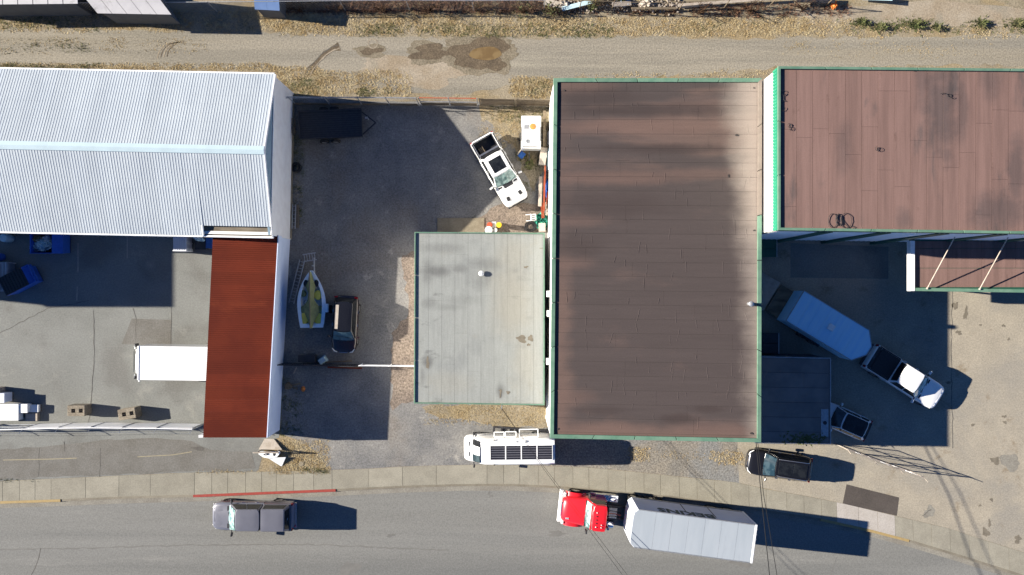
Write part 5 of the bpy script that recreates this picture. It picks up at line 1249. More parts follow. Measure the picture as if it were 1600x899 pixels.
# ---- little white utility trailer
loc, a, L = place((829.5, 233), (830, 182), 1.2, 1.2, 0); ut = thing('utility_trailer', 'small white box trailer with an orange lid on its roof beside the brown warehouse', 'trailer', loc, a); hx, hy = L / 2, .70
mb = MB(); mb.box(-hx, hx, -hy, hy, .42, 1.42); mb.build('body', M['p_white'], ut, bevel=.06, seg=3)
slabpart(ut, 'roof_panel_or_sheen', M['p_white'], -hx + .06, hx - .18, -hy + .06, hy - .06, 1.41, 1.437, .02)
slabpart(ut, 'end_slot', M['black'], hx - .14, hx - .08, -hy + .08, hy - .06, 1.40, 1.428, 0)
mb = MB(); mb.lathe([(0, 1.43), (.22, 1.43), (.22, 1.47), (.16, 1.50), (0, 1.5)], 18, c=(-hx + .78, .12, 0)); mb.build('roof_lid', M['orangepl'], ut)
slabpart(ut, 'roof_patch', M['steel'], -hx + .64, -hx + .96, -.50, -.14, 1.436, 1.444, 0)
mb = MB(); mb.lathe([(0, 1.43), (.15, 1.43), (.15, 1.47), (.09, 1.475), (.09, 1.45), (0, 1.45)], 16, c=(hx - .5, -.22, 0)); mb.build('roof_vent', M['steel'], ut)
for s in (-1, 1):
    wheel(ut, .1, s * (hy + .02), .28, .17); slabpart(ut, 'side_slot', M['black'], -hx + .8, -hx + 1.8, s * (hy - .04) - .03, s * (hy - .04) + .03, 1.36, 1.426, 0)
mb = MB(); mb.beam((hx, -.1, .45), (hx + .7, -.1, .45), .08, .08); mb.build('tongue', M['blackmetal'], ut)

# ---- boat on its trailer
loc, a, L = place((487.5, 423), (488.5, 512), 1.0, 1.0); bo = thing('small_boat', 'small white open boat with yellow seats and an olive cover along its middle', 'boat', (loc[0], loc[1], .45), a); hx = L / 2
def hullw(t):   # t 0 stern .. 1 bow
    return 1.02 * (.80 + .20 * math.sin(min(1, t / .45) * math.pi / 2)) * (1 - max(0, (t - .40) / .6) ** 2.1 * .93)
N_ = 22; rings = []
for i in range(N_ + 1):
    t = i / N_; x = -hx + L * t; w = hullw(t); kl = .0 + .45 * max(0, (t - .6) / .4) ** 2
    rings.append([(x, -w, .78), (x, -w * .96, .66), (x, -w * .82, .30 + kl * .5), (x, 0, kl), (x, w * .82, .30 + kl * .5), (x, w * .96, .66), (x, w, .78)])
mb = MB(); mb.loft(rings, True, False) if False else mb.add([p for r in rings for p in r], [[i * 7 + k, i * 7 + k + 1, (i + 1) * 7 + k + 1, (i + 1) * 7 + k] for i in range(N_) for k in range(6)] + [list(range(7))], True)
mb.build('hull', M['gelcoat'], bo)
# gunwale deck ring with open cockpit
inn = []; out = []
for i in range(N_ + 1):
    t = i / N_; x = -hx + L * t; out.append((x, hullw(t)))
    ti = .07 + .78 * t; wi = hullw(ti) * (.74 - .16 * max(0, (t - .75) / .25) ** 2) * (1 if t < .97 else .4); inn.append((-hx + L * ti, wi))
V = [(x, y, .79) for x, y in out] + [(x, -y, .79) for x, y in out] + [(x, y, .82) for x, y in inn] + [(x, -y, .82) for x, y in inn] + [(x, y, .42) for x, y in inn] + [(x, -y, .42) for x, y in inn]; n = N_ + 1; F = []
for i in range(N_):
    F += [[i, i + 1, 2 * n + i + 1, 2 * n + i], [n + i, n + i + 1, 3 * n + i + 1, 3 * n + i], [2 * n + i, 2 * n + i + 1, 4 * n + i + 1, 4 * n + i], [3 * n + i, 3 * n + i + 1, 5 * n + i + 1, 5 * n + i], [4 * n + i, 4 * n + i + 1, 5 * n + i + 1, 5 * n + i]]
F += [[0, 2 * n, 3 * n, n], [N_, 2 * n + N_, 3 * n + N_, n + N_]]
mb = MB(); mb.add(V, F); mb.build('deck', M['gelcoat'], bo)
def seat(x, y, rx, ry, mat, nm='seat', z=.5, hh=.3, lab=None):
    mb = MB(); po = blob(x, y, rx, ry, 18, .05); mb.prism(po, z, z + hh); mb.build(nm, mat, bo, bevel=.04, label=lab)
seat(.28, -.44, .36, .26, M['yellow']); seat(.40, .62, .24, .22, M['olive']); seat(-.78, -.55, .30, .24, M['olive'], lab='olive stern seat'); seat(-.74, .58, .30, .22, M['olive'], lab='olive stern seat')
seat(-1.35, -.44, .42, .34, M['yellow']); seat(-1.35, .52, .42, .32, M['yellow'])
for y in (-.38, .38): seat(1.12, y, .26, .16, M['black'], 'bow_hatch', .6, .24)
mb = MB()     # olive cover draped on the spar
pts = [(hx - .1, .04), (hx - .55, .16), (1.3, .20), (.9, .34), (.45, .22), (-.1, .26), (-.45, .50), (-1.0, .52), (-1.6, .22), (-hx - .02, .06)]
V = []; F = []
for i, (x, w) in enumerate(pts):
    for v in (-1, -.5, 0, .5, 1): V.append((x, w * v * (1 + .1 * math.sin(i * 2.3 + v)), 1.18 - .30 * abs(v) ** 1.2 + .02 * math.sin(i * 3 + v * 5)))
for i in range(len(pts) - 1):
    for k in range(4): F.append([i * 5 + k, i * 5 + k + 1, (i + 1) * 5 + k + 1, (i + 1) * 5 + k])
mb.add(V, F, True); mb.build('boat_cover', M['olive'], bo)
mb = MB(); mb.tube([(hx - .05, 0, 1.2), (-hx - .05, 0, 1.22)], .035, 8); mb.build('spar', M['wood'], bo)
slabpart(bo, 'engine_box', M['gelcoat'], -.95, -.35, -1.18, -.98, .55, .8, .03); 
mb = MB(); mb.tube([(-.2, .2, .85), (-.25, .22, 1.0)], .02); mb.lathe([(.16, -.015), (.19, 0), (.16, .015), (.16, -.015)], 16, c=(-.24, .3, .98)); mb.build('steering_wheel', M['black'], bo)
btl = thing('boat_trailer', 'galvanised boat trailer under the small white boat with its tongue toward the fence', 'trailer', loc, a)
mb = MB(); mb.tube([(hx - .5, 0, .4), (hx + .95, 0, .42)], .06, 8); mb.build('tongue', M['steel'], btl)
for s in (-1, 1):
    mb = MB(); mb.beam((-hx + .2, s * .7, .38), (hx - .5, s * .1, .4), .09, .09); mb.build('frame_rail', M['steel'], btl); wheel(btl, -.75, s * 1.12, .29, .18)
mb = MB(); mb.beam((-.75, -1.1, .3), (-.75, 1.1, .3), .08, .08); mb.build('axle', M['steel'], btl)
mb = MB(); mb.tube([(hx + .35, .0, .42), (hx + .35, 0, .9)], .05, 8); mb.build('winch_post', M['steel'], btl)

# ================================================================== FENCES
def chain_mesh(mb, a, b, h0, h1, pitch=.22, r=.006):  # diamond wires
    a, b = Vector(a), Vector(b); d = b - a; L = d.length; n = max(1, int(L / pitch)); hh = h1 - h0; nrm = Vector((-d.y, d.x, 0)).normalized() * r
    for sgn in (1, -1):
        for k in range(-int(hh / pitch), n + 1):
            s0, s1 = k * pitch, k * pitch + hh
            z0, z1 = h0, h1
            if s0 < 0: z0 += -s0; s0 = 0
            if s1 > L: z1 -= s1 - L; s1 = L
            if s1 <= s0: continue
            if sgn < 0: s0, s1 = L - s0, L - s1
            p, q = a + d * (s0 / L), a + d * (s1 / L); p.z, q.z = z0, z1; u = Vector((0, 0, r))
            mb.add([p - u, q - u, q + u, p + u], [[0, 1, 2, 3]]); 
def fence(name, label, pts, h, mat, rails, mesh=True, wire=.006, post_r=.035, cat='fence', barb=None, topmat=None, pw=.03):
    w = [P(*p) for p in pts]; root = thing(name, label, cat, tuple(w[0])); pd = None
    for p in w:
        if pd is None: pd = MB(); pd.tube([(0, 0, 0), (0, 0, h)], post_r, 8); pd = pd.build('post', mat, root); pd.location = p - w[0]
        else: share(pd, 'post', root, p - w[0])
    for i in range(len(w) - 1):
        for z in rails:
            mb = MB(); mb.tube([w[i] + Vector((0, 0, z)), w[i + 1] + Vector((0, 0, z))], pw, 6); mb.build('rail', (topmat if topmat and z == max(rails) else mat), root, world=True)
        if mesh:
            mb = MB(); chain_mesh(mb, w[i], w[i + 1], .05, h - .06, r=wire); tag(mb.build('chain_mesh', M['steel'], root, world=True, recalc=False), kind='stuff')
    if barb:
        for p in w:
            mb = MB(); mb.tube([p + Vector((0, 0, h - .02)), p + Vector((barb[0], barb[1], h + .28))], .022, 6); mb.build('barb_arm', mat, root, world=True)
        for k in (.4, .95):
            mb = MB(); mb.tube([p + Vector((barb[0] * k, barb[1] * k, h + .28 * k)) for p in w], .008, 4); mb.build('barbed_wire', mat, root, world=True)
    return root
def slat_bays(root, w, h0, h1, mat, skip=(), n=4, dy=0):
    for i in range(len(w) - 1):
        if i in skip: continue
        for k in range(n):
            z0 = h0 + (h1 - h0) * k / n; z1 = h0 + (h1 - h0) * (k + 1) / n - .03
            a, b = w[i].lerp(w[i + 1], .03), w[i].lerp(w[i + 1], .97); mb = MB(); mb.beam((a.x, a.y + dy, (z0 + z1) / 2), (b.x, b.y + dy, (z0 + z1) / 2), .025, z1 - z0); mb.build('plank', mat, root, world=True)
f1 = fence('back_fence', 'galvanised chain link fence along the back lane from the metal warehouse to the gate', [(462, 162.5), (516, 163), (566, 163), (609, 163.5), (655, 164)], 2.0, M['steel'], (.08, 1.95), barb=(0, -.2))
w = [P(462, 163.2), P(516, 163.7), P(566, 163.7), P(609, 164.2), P(655, 164.7)]
slat_bays(f1, w, .06, .62, M['wood'], n=3, dy=-.04)
f2 = fence('lane_gate', 'double chain link gate with a thin red top rail beside the gravel yard', [(659, 164), (704, 164.5), (747, 165)], 2.0, M['steel'], (.1, .95, 1.97), cat='gate', topmat=M['redpl'])
slat_bays(f2, [P(659, 164.6), P(704, 165), P(747, 165.5)], .12, .9, M['wood'], n=3, dy=-.04)
f3 = fence('board_fence', 'weathered grey board fence between the lane gate and the brown warehouse', [(751, 165), (805, 166), (859, 167)], 1.9, M['wood'], (.3, 1.6), mesh=False, post_r=.06)
slat_bays(f3, [P(751, 165.6), P(805, 166.6), P(859, 167.6)], .1, 1.85, M['wood'], n=8, dy=.05)
f4 = fence('front_fence', 'white slatted chain link fence along the front of the asphalt lot', [(-110, 664), (-50, 664), (4, 664), (62, 663), (116, 661.5), (165, 661), (212, 661.5), (264, 662), (318, 663)], 1.9, M['steel'], (.1, 1.0, 1.88), post_r=.07, barb=(-.05, -.25), pw=.04, topmat=M['whitetrim'])
slat_bays(f4, [P(x, y) for x, y in ((62, 663), (116, 661.5), (165, 661), (212, 661.5), (264, 662), (318, 663))], .15, 1.75, M['whitetrim'], n=4, dy=.045)
f5 = fence('yard_fence', 'old dark fence across the yard from the shed wall to the white gate rail', [(444, 567.5), (480, 568), (522, 569), (560, 570)], 1.5, M['blackmetal'], (.1, .8, 1.45))
slat_bays(f5, [P(444, 568), P(480, 568.6), P(522, 569.5), P(560, 570.5)], .1, 1.0, M['wood'], n=3, dy=-.04)
f6 = fence('yard_gate', 'white tubular gate beside the grey roofed building', [(566, 569), (612, 569.5), (658, 570)], 1.2, M['whitetrim'], (.75, 1.18), cat='gate', pw=.03, post_r=.04, mesh=False)
gpts = [(1306, 694), (1345, 709), (1384, 723.5), (1421, 736)]
f7 = fence('street_fence', 'chain link fence with barbed wire arms running out from the dark annex toward the street', gpts, 1.9, M['whitewood'], (.1, 1.0, 1.9), barb=(.1, -.25), pw=.03)
mb = MB(); 
for i in range(3):
    a, b = P(*gpts[i]), P(*gpts[i + 1]); mb = MB(); mb.tube([a + Vector((0, 0, .15)), b + Vector((0, 0, 1.85))], .02, 6); mb.build('brace', M['steel'], f7, world=True)
f8 = fence('north_fence', 'sagging chain link fence along the far lane side in front of pale sheds', [(-60, 21), (40, 21), (140, 20), (240, 20), (340, 19), (440, 18), (540, 17), (640, 16), (740, 17), (850, 16)], 1.9, M['steel'], (1.86,), post_r=.03, pw=.03, wire=.014)
f9 = fence('leaning_fence', 'broken wire fence with leaning posts among the debris north of the lane', [(905, 15), (955, 17), (1005, 18), (1060, 17), (1130, 14), (1200, 12), (1290, 9)], 1.7, M['wood'], (1.65,), post_r=.035, pw=.02)

# ================================================================== OVERHEAD CABLES
def cable(name, label, pts, r, sag=.0, group=None):
    out = []
    for i in range(len(pts) - 1):
        a, b = Vector(pts[i]), Vector(pts[i + 1])
        for k in range(12):
            t = k / 12; p = a.lerp(b, t); p.z -= sag * 4 * t * (1 - t); out.append(p)
    out.append(Vector(pts[-1])); mb = MB(); mb.tube(out, r, 6)
    return tag(mb.build(name, M['wire']), label, 'cable', group)
m0 = Vector((P(784, 634, 3.9).x, -8.05, 4.35))
cable('overhead_cable', 'upper strand of the cable pair crossing the camper van and the red truck', [tuple(m0), tuple(P(848, 727, 4.5)), tuple(P(985, 905, 5.3)), tuple(P(1080, 1030, 6.2))], .011)
cable('overhead_cable', 'lower strand of the cable pair crossing the camper van and the red truck', [tuple(m0 + Vector((-.05, 0, -.15))), tuple(P(851, 735, 4.45)), tuple(P(978, 906, 5.2)), tuple(P(1068, 1030, 6.1))], .011)
m1 = Vector((15.75, -9.9, 5.9))
cable('overhead_cable', 'left cable of the pair dropping from the brown warehouse corner across the black utility car', [tuple(m1), tuple(P(1190, 780, 6.6)), tuple(P(1203, 905, 7.2)), tuple(P(1216, 1020, 7.8))], .026)
cable('overhead_cable', 'thin right cable dropping from the brown warehouse corner across the black utility car', [tuple(m1 + Vector((.05, 0, .2))), tuple(P(1193, 772, 6.9)), tuple(P(1215, 905, 7.6)), tuple(P(1235, 1020, 8.2))], .02)

# ================================================================== YARD THINGS
def simple(name, label, cat, mbs, loc=(0, 0, 0), rz=0, group=None):
    """thing made of named parts [(part, MB, mat, bevel)]"""
    root = thing(name, label, cat, loc, rz, group)
    for (nm, mb, mt, bv) in mbs: mb.build(nm, mt, root, bevel=bv)
    return root
def box_mb(*a): mb = MB(); mb.box(*a); return mb
# tyres
tv = MB().lathe([(.20, -.12), (.33, -.12), (.38, -.07), (.38, .07), (.33, .12), (.20, .12), (.22, 0), (.20, -.12)], 22)
o = tag(tv.build('tyre', M['rubber']), 'old tyre lying flat against the east wall of the metal warehouse', 'tyre'); o.location = P(463, 262, .12)
# ladders
def ladder(label, a, b, w, n, mat, z=.1):
    a, b = P(*a), P(*b); d = b - a; L = d.length; root = thing('ladder', label, 'ladder', (a.x, a.y, z), math.atan2(d.y, d.x))
    for s in (-1, 1): mb = MB(); mb.box(0, L, s * w / 2 - .03, s * w / 2 + .03, -.04, .04); mb.build('stile', mat, root)
    rg = None
    for k in range(n):
        x = L * (k + .5) / n
        if rg is None: rg = MB(); rg.tube([(0, -w / 2, 0), (0, w / 2, 0)], .022, 6); rg = rg.build('rung', mat, root); rg.location = (x, 0, 0)
        else: share(rg, 'rung', root, (x, 0, 0))
    return root
ladder('long aluminium ladder lying on the ground between the shed wall and the small boat', (473, 407), (456, 474), .36, 13, M['steel'], .12)
ladder('short wide ladder section lying across the tongue of the boat trailer', (477, 404), (497, 401), .5, 5, M['steel'], .55)
ladder('narrow ladder standing along the base of the metal warehouse wall', (461, 320), (460, 358), .22, 6, M['steel'], .2)
o = tag(MB().box(-.11, .11, -.85, .85, 0, .1).build('timber_plank', M['wood'], bevel=.01), 'grey plank on the ground beside the aluminium ladder and the warehouse wall', 'timber'); o.location = P(465, 338)
sh_ = simple('wall_shelf', 'pair of short tan boards against the warehouse wall behind the flatbed trailer', 'boards', [('board', box_mb(-.06, .06, .05, .55, .0, .5), M['wood'], .01), ('board', box_mb(-.06, .06, -.55, -.05, 0, .5), M['wood'], .01)], P(460, 199))
# concrete ballast blocks with two lifting holes
def ballast(label, c, rz):
    root = thing('concrete_block', label, 'concrete block', tuple(P(*c)), rz, 'concrete ballast blocks with two holes'); l, w, hh = .62, .38, .88
    # top face with two square-ish holes built as a frame
    xs = [-l, -.32, -.06, .22, .48, l]; mb = MB()
    mb.box(-l, l, -w, w, 0, hh - .22)
    for (x0, x1, y0, y1) in ((-l, l, -w, -.14), (-l, l, .14, w), (-l, -.32, -.137, .137), (-.06, .22, -.137, .137), (.48, l, -.137, .137)): mb.box(x0, x1, y0, y1, hh - .219, hh)
    mb.build('block', M['ballast'], root, bevel=.02)
    for x in (-.19, .35): q = MB(); q.tube([(x - .11, 0, hh - .12), (x - .05, 0, hh - .03), (x + .05, 0, hh - .03), (x + .11, 0, hh - .12)], .018, 6); q.build('lifting_loop', M['blackmetal'], root)
ballast('concrete ballast block nearer the left frame edge, square to the fence', (130, 639), 0)
ballast('concrete ballast block turned slightly askew, nearer the white box truck', (208, 644), R(9))
# boxes and pallets by the left edge
def crate(label, x0, y0, x1, y1, h, mat, name='crate', group='boxes stacked at the left edge', z0=0):
    a, b = P(x0, y0, h), P(x1, y1, h); c = (a + b) / 2
    root = thing(name, label, 'crate', (c.x, c.y, z0), 0, group); sx, sy = abs(b.x - a.x), abs(b.y - a.y)
    mb = MB(); mb.box(-sx / 2, sx / 2, -sy / 2, sy / 2, .12, h - z0); mb.build('body', mat, root, bevel=.03)
    mb = MB(); mb.box(-sx / 2 - .015, sx / 2 + .015, -sy / 2 - .015, sy / 2 + .015, h - z0 - .02, h - z0 + .03); mb.build('lid', mat, root, bevel=.015)
    for k in (-1, 0, 1): mb = MB(); mb.box(-sx / 2, sx / 2, k * sy * .38 - .05, k * sy * .38 + .05, 0, .118); mb.build('skid', M['wood'], root)
crate('large white crate cut by the left edge beside the front fence', -14, 632, 29, 657, .66, M['white'])
crate('square white crate standing against the large white one', 30, 632, 43, 645, .60, M['white'])
crate('lower white crate at the east end of the row, half in shade', 44, 633, 60, 644, .36, M['white'])
crate('grey crate cut by the left edge just north of the white crates', -16, 615, 7, 629.5, .95, M['p_side'])
def pallet(label, c, rz, n, mat, sx=1.1, sy=.95, group='pallets', lev=0):
    root = thing('pallet', label, 'pallet', tuple(P(*c)), rz, group); root.location.z = lev; sl = bl = None
    for k in range(n):
        z = k * .15
        for i in range(6):
            y = -sy / 2 + .06 + i * (sy - .12) / 5
            if sl is None: sl = MB().box(-sx / 2, sx / 2, -.05, .05, 0, .022).build('slat', mat, root); sl.location = (0, y, z + .115)
            else: share(sl, 'slat', root, (0, y, z + .115))
        for x in (-sx / 2 + .06, 0, sx / 2 - .06):
            if bl is None: bl = MB().box(-.04, .04, -sy / 2, sy / 2, 0, .11).build('bearer', mat, root); bl.location = (x, 0, z)
            else: share(bl, 'bearer', root, (x, 0, z))
    return root
pallet('white pallet beside the east end of the crate row by the front fence', (53, 651), 0, 2, M['whitewood'], .85, .55)
pallet('short white pallet stack cut by the left edge, north of the grey crate', (2, 609.5), 0, 6, M['whitewood'], .65, .5)
pallet('tall grey pallet stack at the left edge beside the tilted blue skip', (12, 433), R(90), 7, M['shedgrey'], 2.1, 1.25)
# blue skips
def skip(label, c, rz, sx, sy, h, lid=False, contents=True):
    root = thing('skip_bin', label, 'skip', tuple(P(*c)), rz, 'blue skip bins in the shaded lot'); t_ = .05
    b_ = [(-sx / 2 + .12, -sy / 2 + .1), (sx / 2 - .12, -sy / 2 + .1), (sx / 2 - .12, sy / 2 - .1), (-sx / 2 + .12, sy / 2 - .1)]; t4 = [(-sx / 2, -sy / 2), (sx / 2, -sy / 2), (sx / 2, sy / 2), (-sx / 2, sy / 2)]
    for i in range(4):
        j = (i + 1) % 4; f = lambda p, k: (p[0] * k, p[1] * k)
        mb = MB(); mb.hexa([(*b_[i], 0), (*b_[j], 0), (*f(b_[j], .93), 0), (*f(b_[i], .93), 0)], [(*t4[i], h), (*t4[j], h), (*f(t4[j], .94), h), (*f(t4[i], .94), h)]); mb.build('side', M['blue'], root)
    mb = MB(); mb.box(-sx / 2 + .1, sx / 2 - .1, -sy / 2 + .1, sy / 2 - .1, .02, .1); mb.build('floor', M['blackmetal'], root)
    return root
sk = skip('open blue skip full of white bags and cardboard under the metal roof eave', (88, 382), 0, 2.35, 1.45, 1.15)
mb = MB(); mb.hexa([(.42, -.71, 1.16), (1.2, -.71, 1.12), (1.2, .71, 1.12), (.42, .71, 1.16)], [(.42, -.71, 1.20), (1.2, -.71, 1.16), (1.2, .71, 1.16), (.42, .71, 1.20)]); mb.build('lid', M['blue'], sk, bevel=.02)
def crumple(mb, cx, cy, rx, ry, z, amp, n=9, seed=1, jag=.25):
    r = random.Random(seed); V = []; F = []
    off = [[r.uniform(-1, 1) for _ in range(n + 1)] for _ in range(n + 1)]
    for i in range(n + 1):
        for j in range(n + 1):
            u, v = i / n * 2 - 1, j / n * 2 - 1; e = 1 - max(abs(u), abs(v)) * .0
            V.append((cx + rx * u * (1 - .3 * v * v) + r.uniform(-1, 1) * rx * jag / n * 2, cy + ry * v * (1 - .3 * u * u) + r.uniform(-1, 1) * ry * jag / n * 2, z + amp * (off[i][j] * .5 + .8 * (1 - u * u) * (1 - v * v))))
    for i in range(n):
        for j in range(n): F.append([i * (n + 1) + j, (i + 1) * (n + 1) + j, (i + 1) * (n + 1) + j + 1, i * (n + 1) + j + 1])
    return mb.add(V, F)
c = P(80, 381)
for k, (dx, dy, rx, ry, mt, lab) in enumerate(((-.55, .34, .46, .30, 'card', 'crumpled brown cardboard in the open blue skip, near its northwest corner'), (-.14, -.06, .66, .56, 'palesheet', 'large crumpled pale bag in the middle of the open blue skip'), (-.72, -.34, .36, .30, 'contents', 'dark bluish bag in the southwest corner of the open blue skip'), (.20, .30, .26, .28, 'white', 'small white bag near the lid of the open blue skip'))):
    mb = MB(); crumple(mb, 0, 0, rx, ry, .0, .24, 11, k + 3, .7); o = tag(mb.build('rubbish_bag', M[mt]), lab, 'rubbish'); o.location = (c.x + dx, c.y + dy, .72)
sk2 = skip('tilted blue skip with a black ribbed cover beside the grey pallets', (43, 438), R(27), 2.3, 1.35, 1.1)
cv = MB(); cv.box(-1.18, .62, -.66, .70, 1.105, 1.15); cv.build('cover', M['blackmetal'], sk2)
for k in range(8): slabpart(sk2, 'cover_rib', M['black'], -1.12 + .22 * k, -1.02 + .22 * k, -.64, .68, 1.15, 1.19, .01)
mb = MB(); mb.hexa([(.64, -.68, 1.05), (1.22, -.66, .8), (1.22, .66, .8), (.64, .68, 1.05)], [(.64, -.68, 1.12), (1.22, -.66, .87), (1.22, .66, .87), (.64, .68, 1.12)]); mb.build('chute', M['blue'], sk2, bevel=.02)
br = MB().lathe([(0, .0), (.28, 0), (.30, .3), (.30, .6), (.27, .85), (.22, .88), (0, .88)], 18)
o = tag(br.build('barrel', M['palesheet']), 'bluish barrel under the eave near the left edge of the lot', 'barrel'); o.location = P(17, 373)
o = tag(MB().lathe([(0, .0), (.28, 0), (.30, .3), (.30, .6), (.27, .85), (.22, .88), (0, .88)], 18).build('barrel', M['blue']), 'dark blue barrel at the left edge above the grey pallet stack', 'barrel'); o.location = P(3, 402)
# stuff at the corner under the tan deck
pl = pallet('grey pallet stack with a white wrapped edge beside the step in the metal roof', (291, 381), R(90), 7, M['p_side'], 1.05, .95)  # the white edge is painted sunlight, not a wrapping
slabpart(pl, 'sunlit_edge', M['white'], -.60, -.53, -.5, .5, .02, 1.08, .02)  # white slab paints sunlight onto the south edge of the stack
mb = MB(); crumple(mb, 0, 0, .5, .22, .0, .12, 7, 41); o = tag(mb.build('tarp', M['palesheet']), 'pale sheet heaped between the grey pallets and the red shed', 'tarp'); o.location = P(310, 372, .8); o.rotation_euler = (0, 0, -.4)
crate('low dark crate tucked between the grey pallets and the red shed roof', 305, 376, 322, 390, .6, M['blackmetal'], group=None)
crate('small blue crate tucked against the west edge of the red shed roof', 322, 372, 331, 388, .7, M['bluetarp'], group=None)
# dumpsters in the right lot
def dumpster(label, x0, y0, x1, y1, h, mat):
    a, b = P(x0, y0, h), P(x1, y1, h); c = (a + b) / 2; root = thing('dumpster', label, 'dumpster', (c.x, c.y, 0)); sx, sy = abs(b.x - a.x), abs(b.y - a.y)
    mb = MB(); mb.hexa([(-sx / 2 + .1, -sy / 2 + .1, .15), (sx / 2 - .1, -sy / 2 + .1, .15), (sx / 2 - .1, sy / 2 - .1, .15), (-sx / 2 + .1, sy / 2 - .1, .15)], [(-sx / 2, -sy / 2, h - .1), (sx / 2, -sy / 2, h - .1), (sx / 2, sy / 2, h - .1), (-sx / 2, sy / 2, h - .1)]); mb.build('bin', mat, root, bevel=.02)
    for k in (0, 1): slabpart(root, 'lid', mat, -sx / 2 - .03, sx / 2 + .03, -sy / 2 + k * sy / 2 + .01, -sy / 2 + (k + 1) * sy / 2 - .01, h - .1, h - .04, .02)
    slabpart(root, 'hinge_bar', M['steel'], sx / 2 - .02, sx / 2 + .04, -sy / 2, sy / 2, h - .08, h - .03, 0)
    for sx_ in (-1, 1):
        for sy_ in (-1, 1): mb = MB(); mb.lathe([(0, -.03), (.075, -.03), (.075, .03), (0, .03)], 10, 'y', (sx_ * (sx / 2 - .25), sy_ * (sy / 2 - .25), .075)); mb.build('caster', M['rubber'], root)
dumpster('dark green dumpster in the shade below the south wall of the pink brown warehouse', 1184, 374, 1214, 402, 1.4, M['darkgreen'])
dumpster('black dumpster in the deep shade between the trailer ramp and the dark annex', 1186, 521, 1217, 553, 1.3, M['blackmetal'])
o = tag(MB().tube([P(1240, 517, .12), P(1267, 533, .12)], .035, 6).build('timber_plank', M['wood']), 'thin pole on the ground beside the pale blue trailer', 'timber')
# buckets and junk north of the grey building
def bucket(label, c, r, h, mat, lid, group='buckets by the grey building'):
    root = thing('bucket', label, 'bucket', tuple(P(*c)), 0, group)
    MB().lathe([(0, 0), (r * .85, 0), (r, h), (r * .96, h), (0, h - .02)], 18).build('pail', mat, root)
    MB().lathe([(r * .2, h + .012), (r * 1.02, h + .006), (r * 1.05, h - .03), (r * 1.0, h - .03)], 18).build('rim', lid, root)
    MB().lathe([(0, h + .02), (r * .92, h + .015), (r * .95, h - .005), (0, h - .01)], 18).build('lid', lid, root)
    mb = MB(); mb.tube([(r * 1.04 * math.cos(t), r * 1.04 * math.sin(t) * .4 + r * .6, h - .02 - .0 * t) for t in [math.pi * k / 8 for k in range(9)]], .008, 5); mb.build('handle', M['steel'], root)
bucket('large white lidded bucket at the north edge of the grey roof', (764, 360.5), .27, .5, M['white'], M['white'])
bucket('red bucket behind the large white one on the pinkish gravel', (765.5, 352.5), .20, .42, M['redpl'], M['redpl'])
bucket('bright yellow bucket east of the other buckets', (780, 353), .19, .75, M['yellowpl'], M['yellowpl'])
bucket('small white bucket between the white lidded and yellow buckets', (774, 360.5), .15, .4, M['white'], M['white'])
crate('small greyish crate between the red and yellow buckets', 769, 347, 775, 356, .3, M['p_side'], group=None)
pd_ = sheet('concrete_pad', px_poly([(683, 341), (756, 341), (757, 372), (684, 372)]), .06, M['conc'])
mb = MB(); q = [P(683, 341), P(757, 341), P(757, 372), P(683, 372)]; mb.prism([(v.x, v.y) for v in q], -.02, .055); mb.build('concrete_pad', M['conc'], kind='structure', bevel=.01)
# chair, tarp, hose and panel by the wall
c = P(829, 341); ch = thing('plastic_chair', 'white plastic garden chair tipped on the gravel beside the green tarp', 'chair', (c.x, c.y, 0), R(4))
for (x0, x1, y0, y1, z0, z1, nm) in ((-.02, .40, -.24, .24, .40, .44, 'seat'), (-.02, .03, -.24, .24, .44, .80, 'backrest'), (-.36, -.0, -.25, -.19, .38, .42, 'leg'), (-.36, -.0, .19, .25, .38, .42, 'leg'), (.30, .36, -.24, -.18, 0, .42, 'leg'), (.30, .36, .18, .24, 0, .42, 'leg')):
    slabpart(ch, nm, M['white'], x0, x1, y0, y1, z0, z1, .02)
for y in (-.15, 0, .15): slabpart(ch, 'seat_slot', M['black'], .08, .30, y - .025, y + .025, .439, .443, 0)
mb = MB(); crumple(mb, 0, 0, .55, .62, .05, .34, 12, 5, .5); o = tag(mb.build('tarp', M['greentarp']), 'crumpled sea green tarp between the white chair and the brown warehouse wall', 'tarp'); o.location = P(846, 346)
mb = MB(); pts = []
r_ = random.Random(8)
for k in range(120):
    t = k * .42; rr = .30 + .10 * math.sin(k * .37) + r_.uniform(-.03, .03); pts.append((rr * math.cos(t) * 1.1, rr * math.sin(t), .03 + .0016 * k))
mb.tube(pts, .02, 5); o = tag(mb.build('hose_coil', M['cable']), 'coil of black hose on the gravel at the northeast corner of the grey roof', 'hose'); o.location = P(829, 354.5)
crate('pale square box at the foot of the brown warehouse wall by the hose coil', 842, 349, 852, 362, .45, M['cream'], group=None)
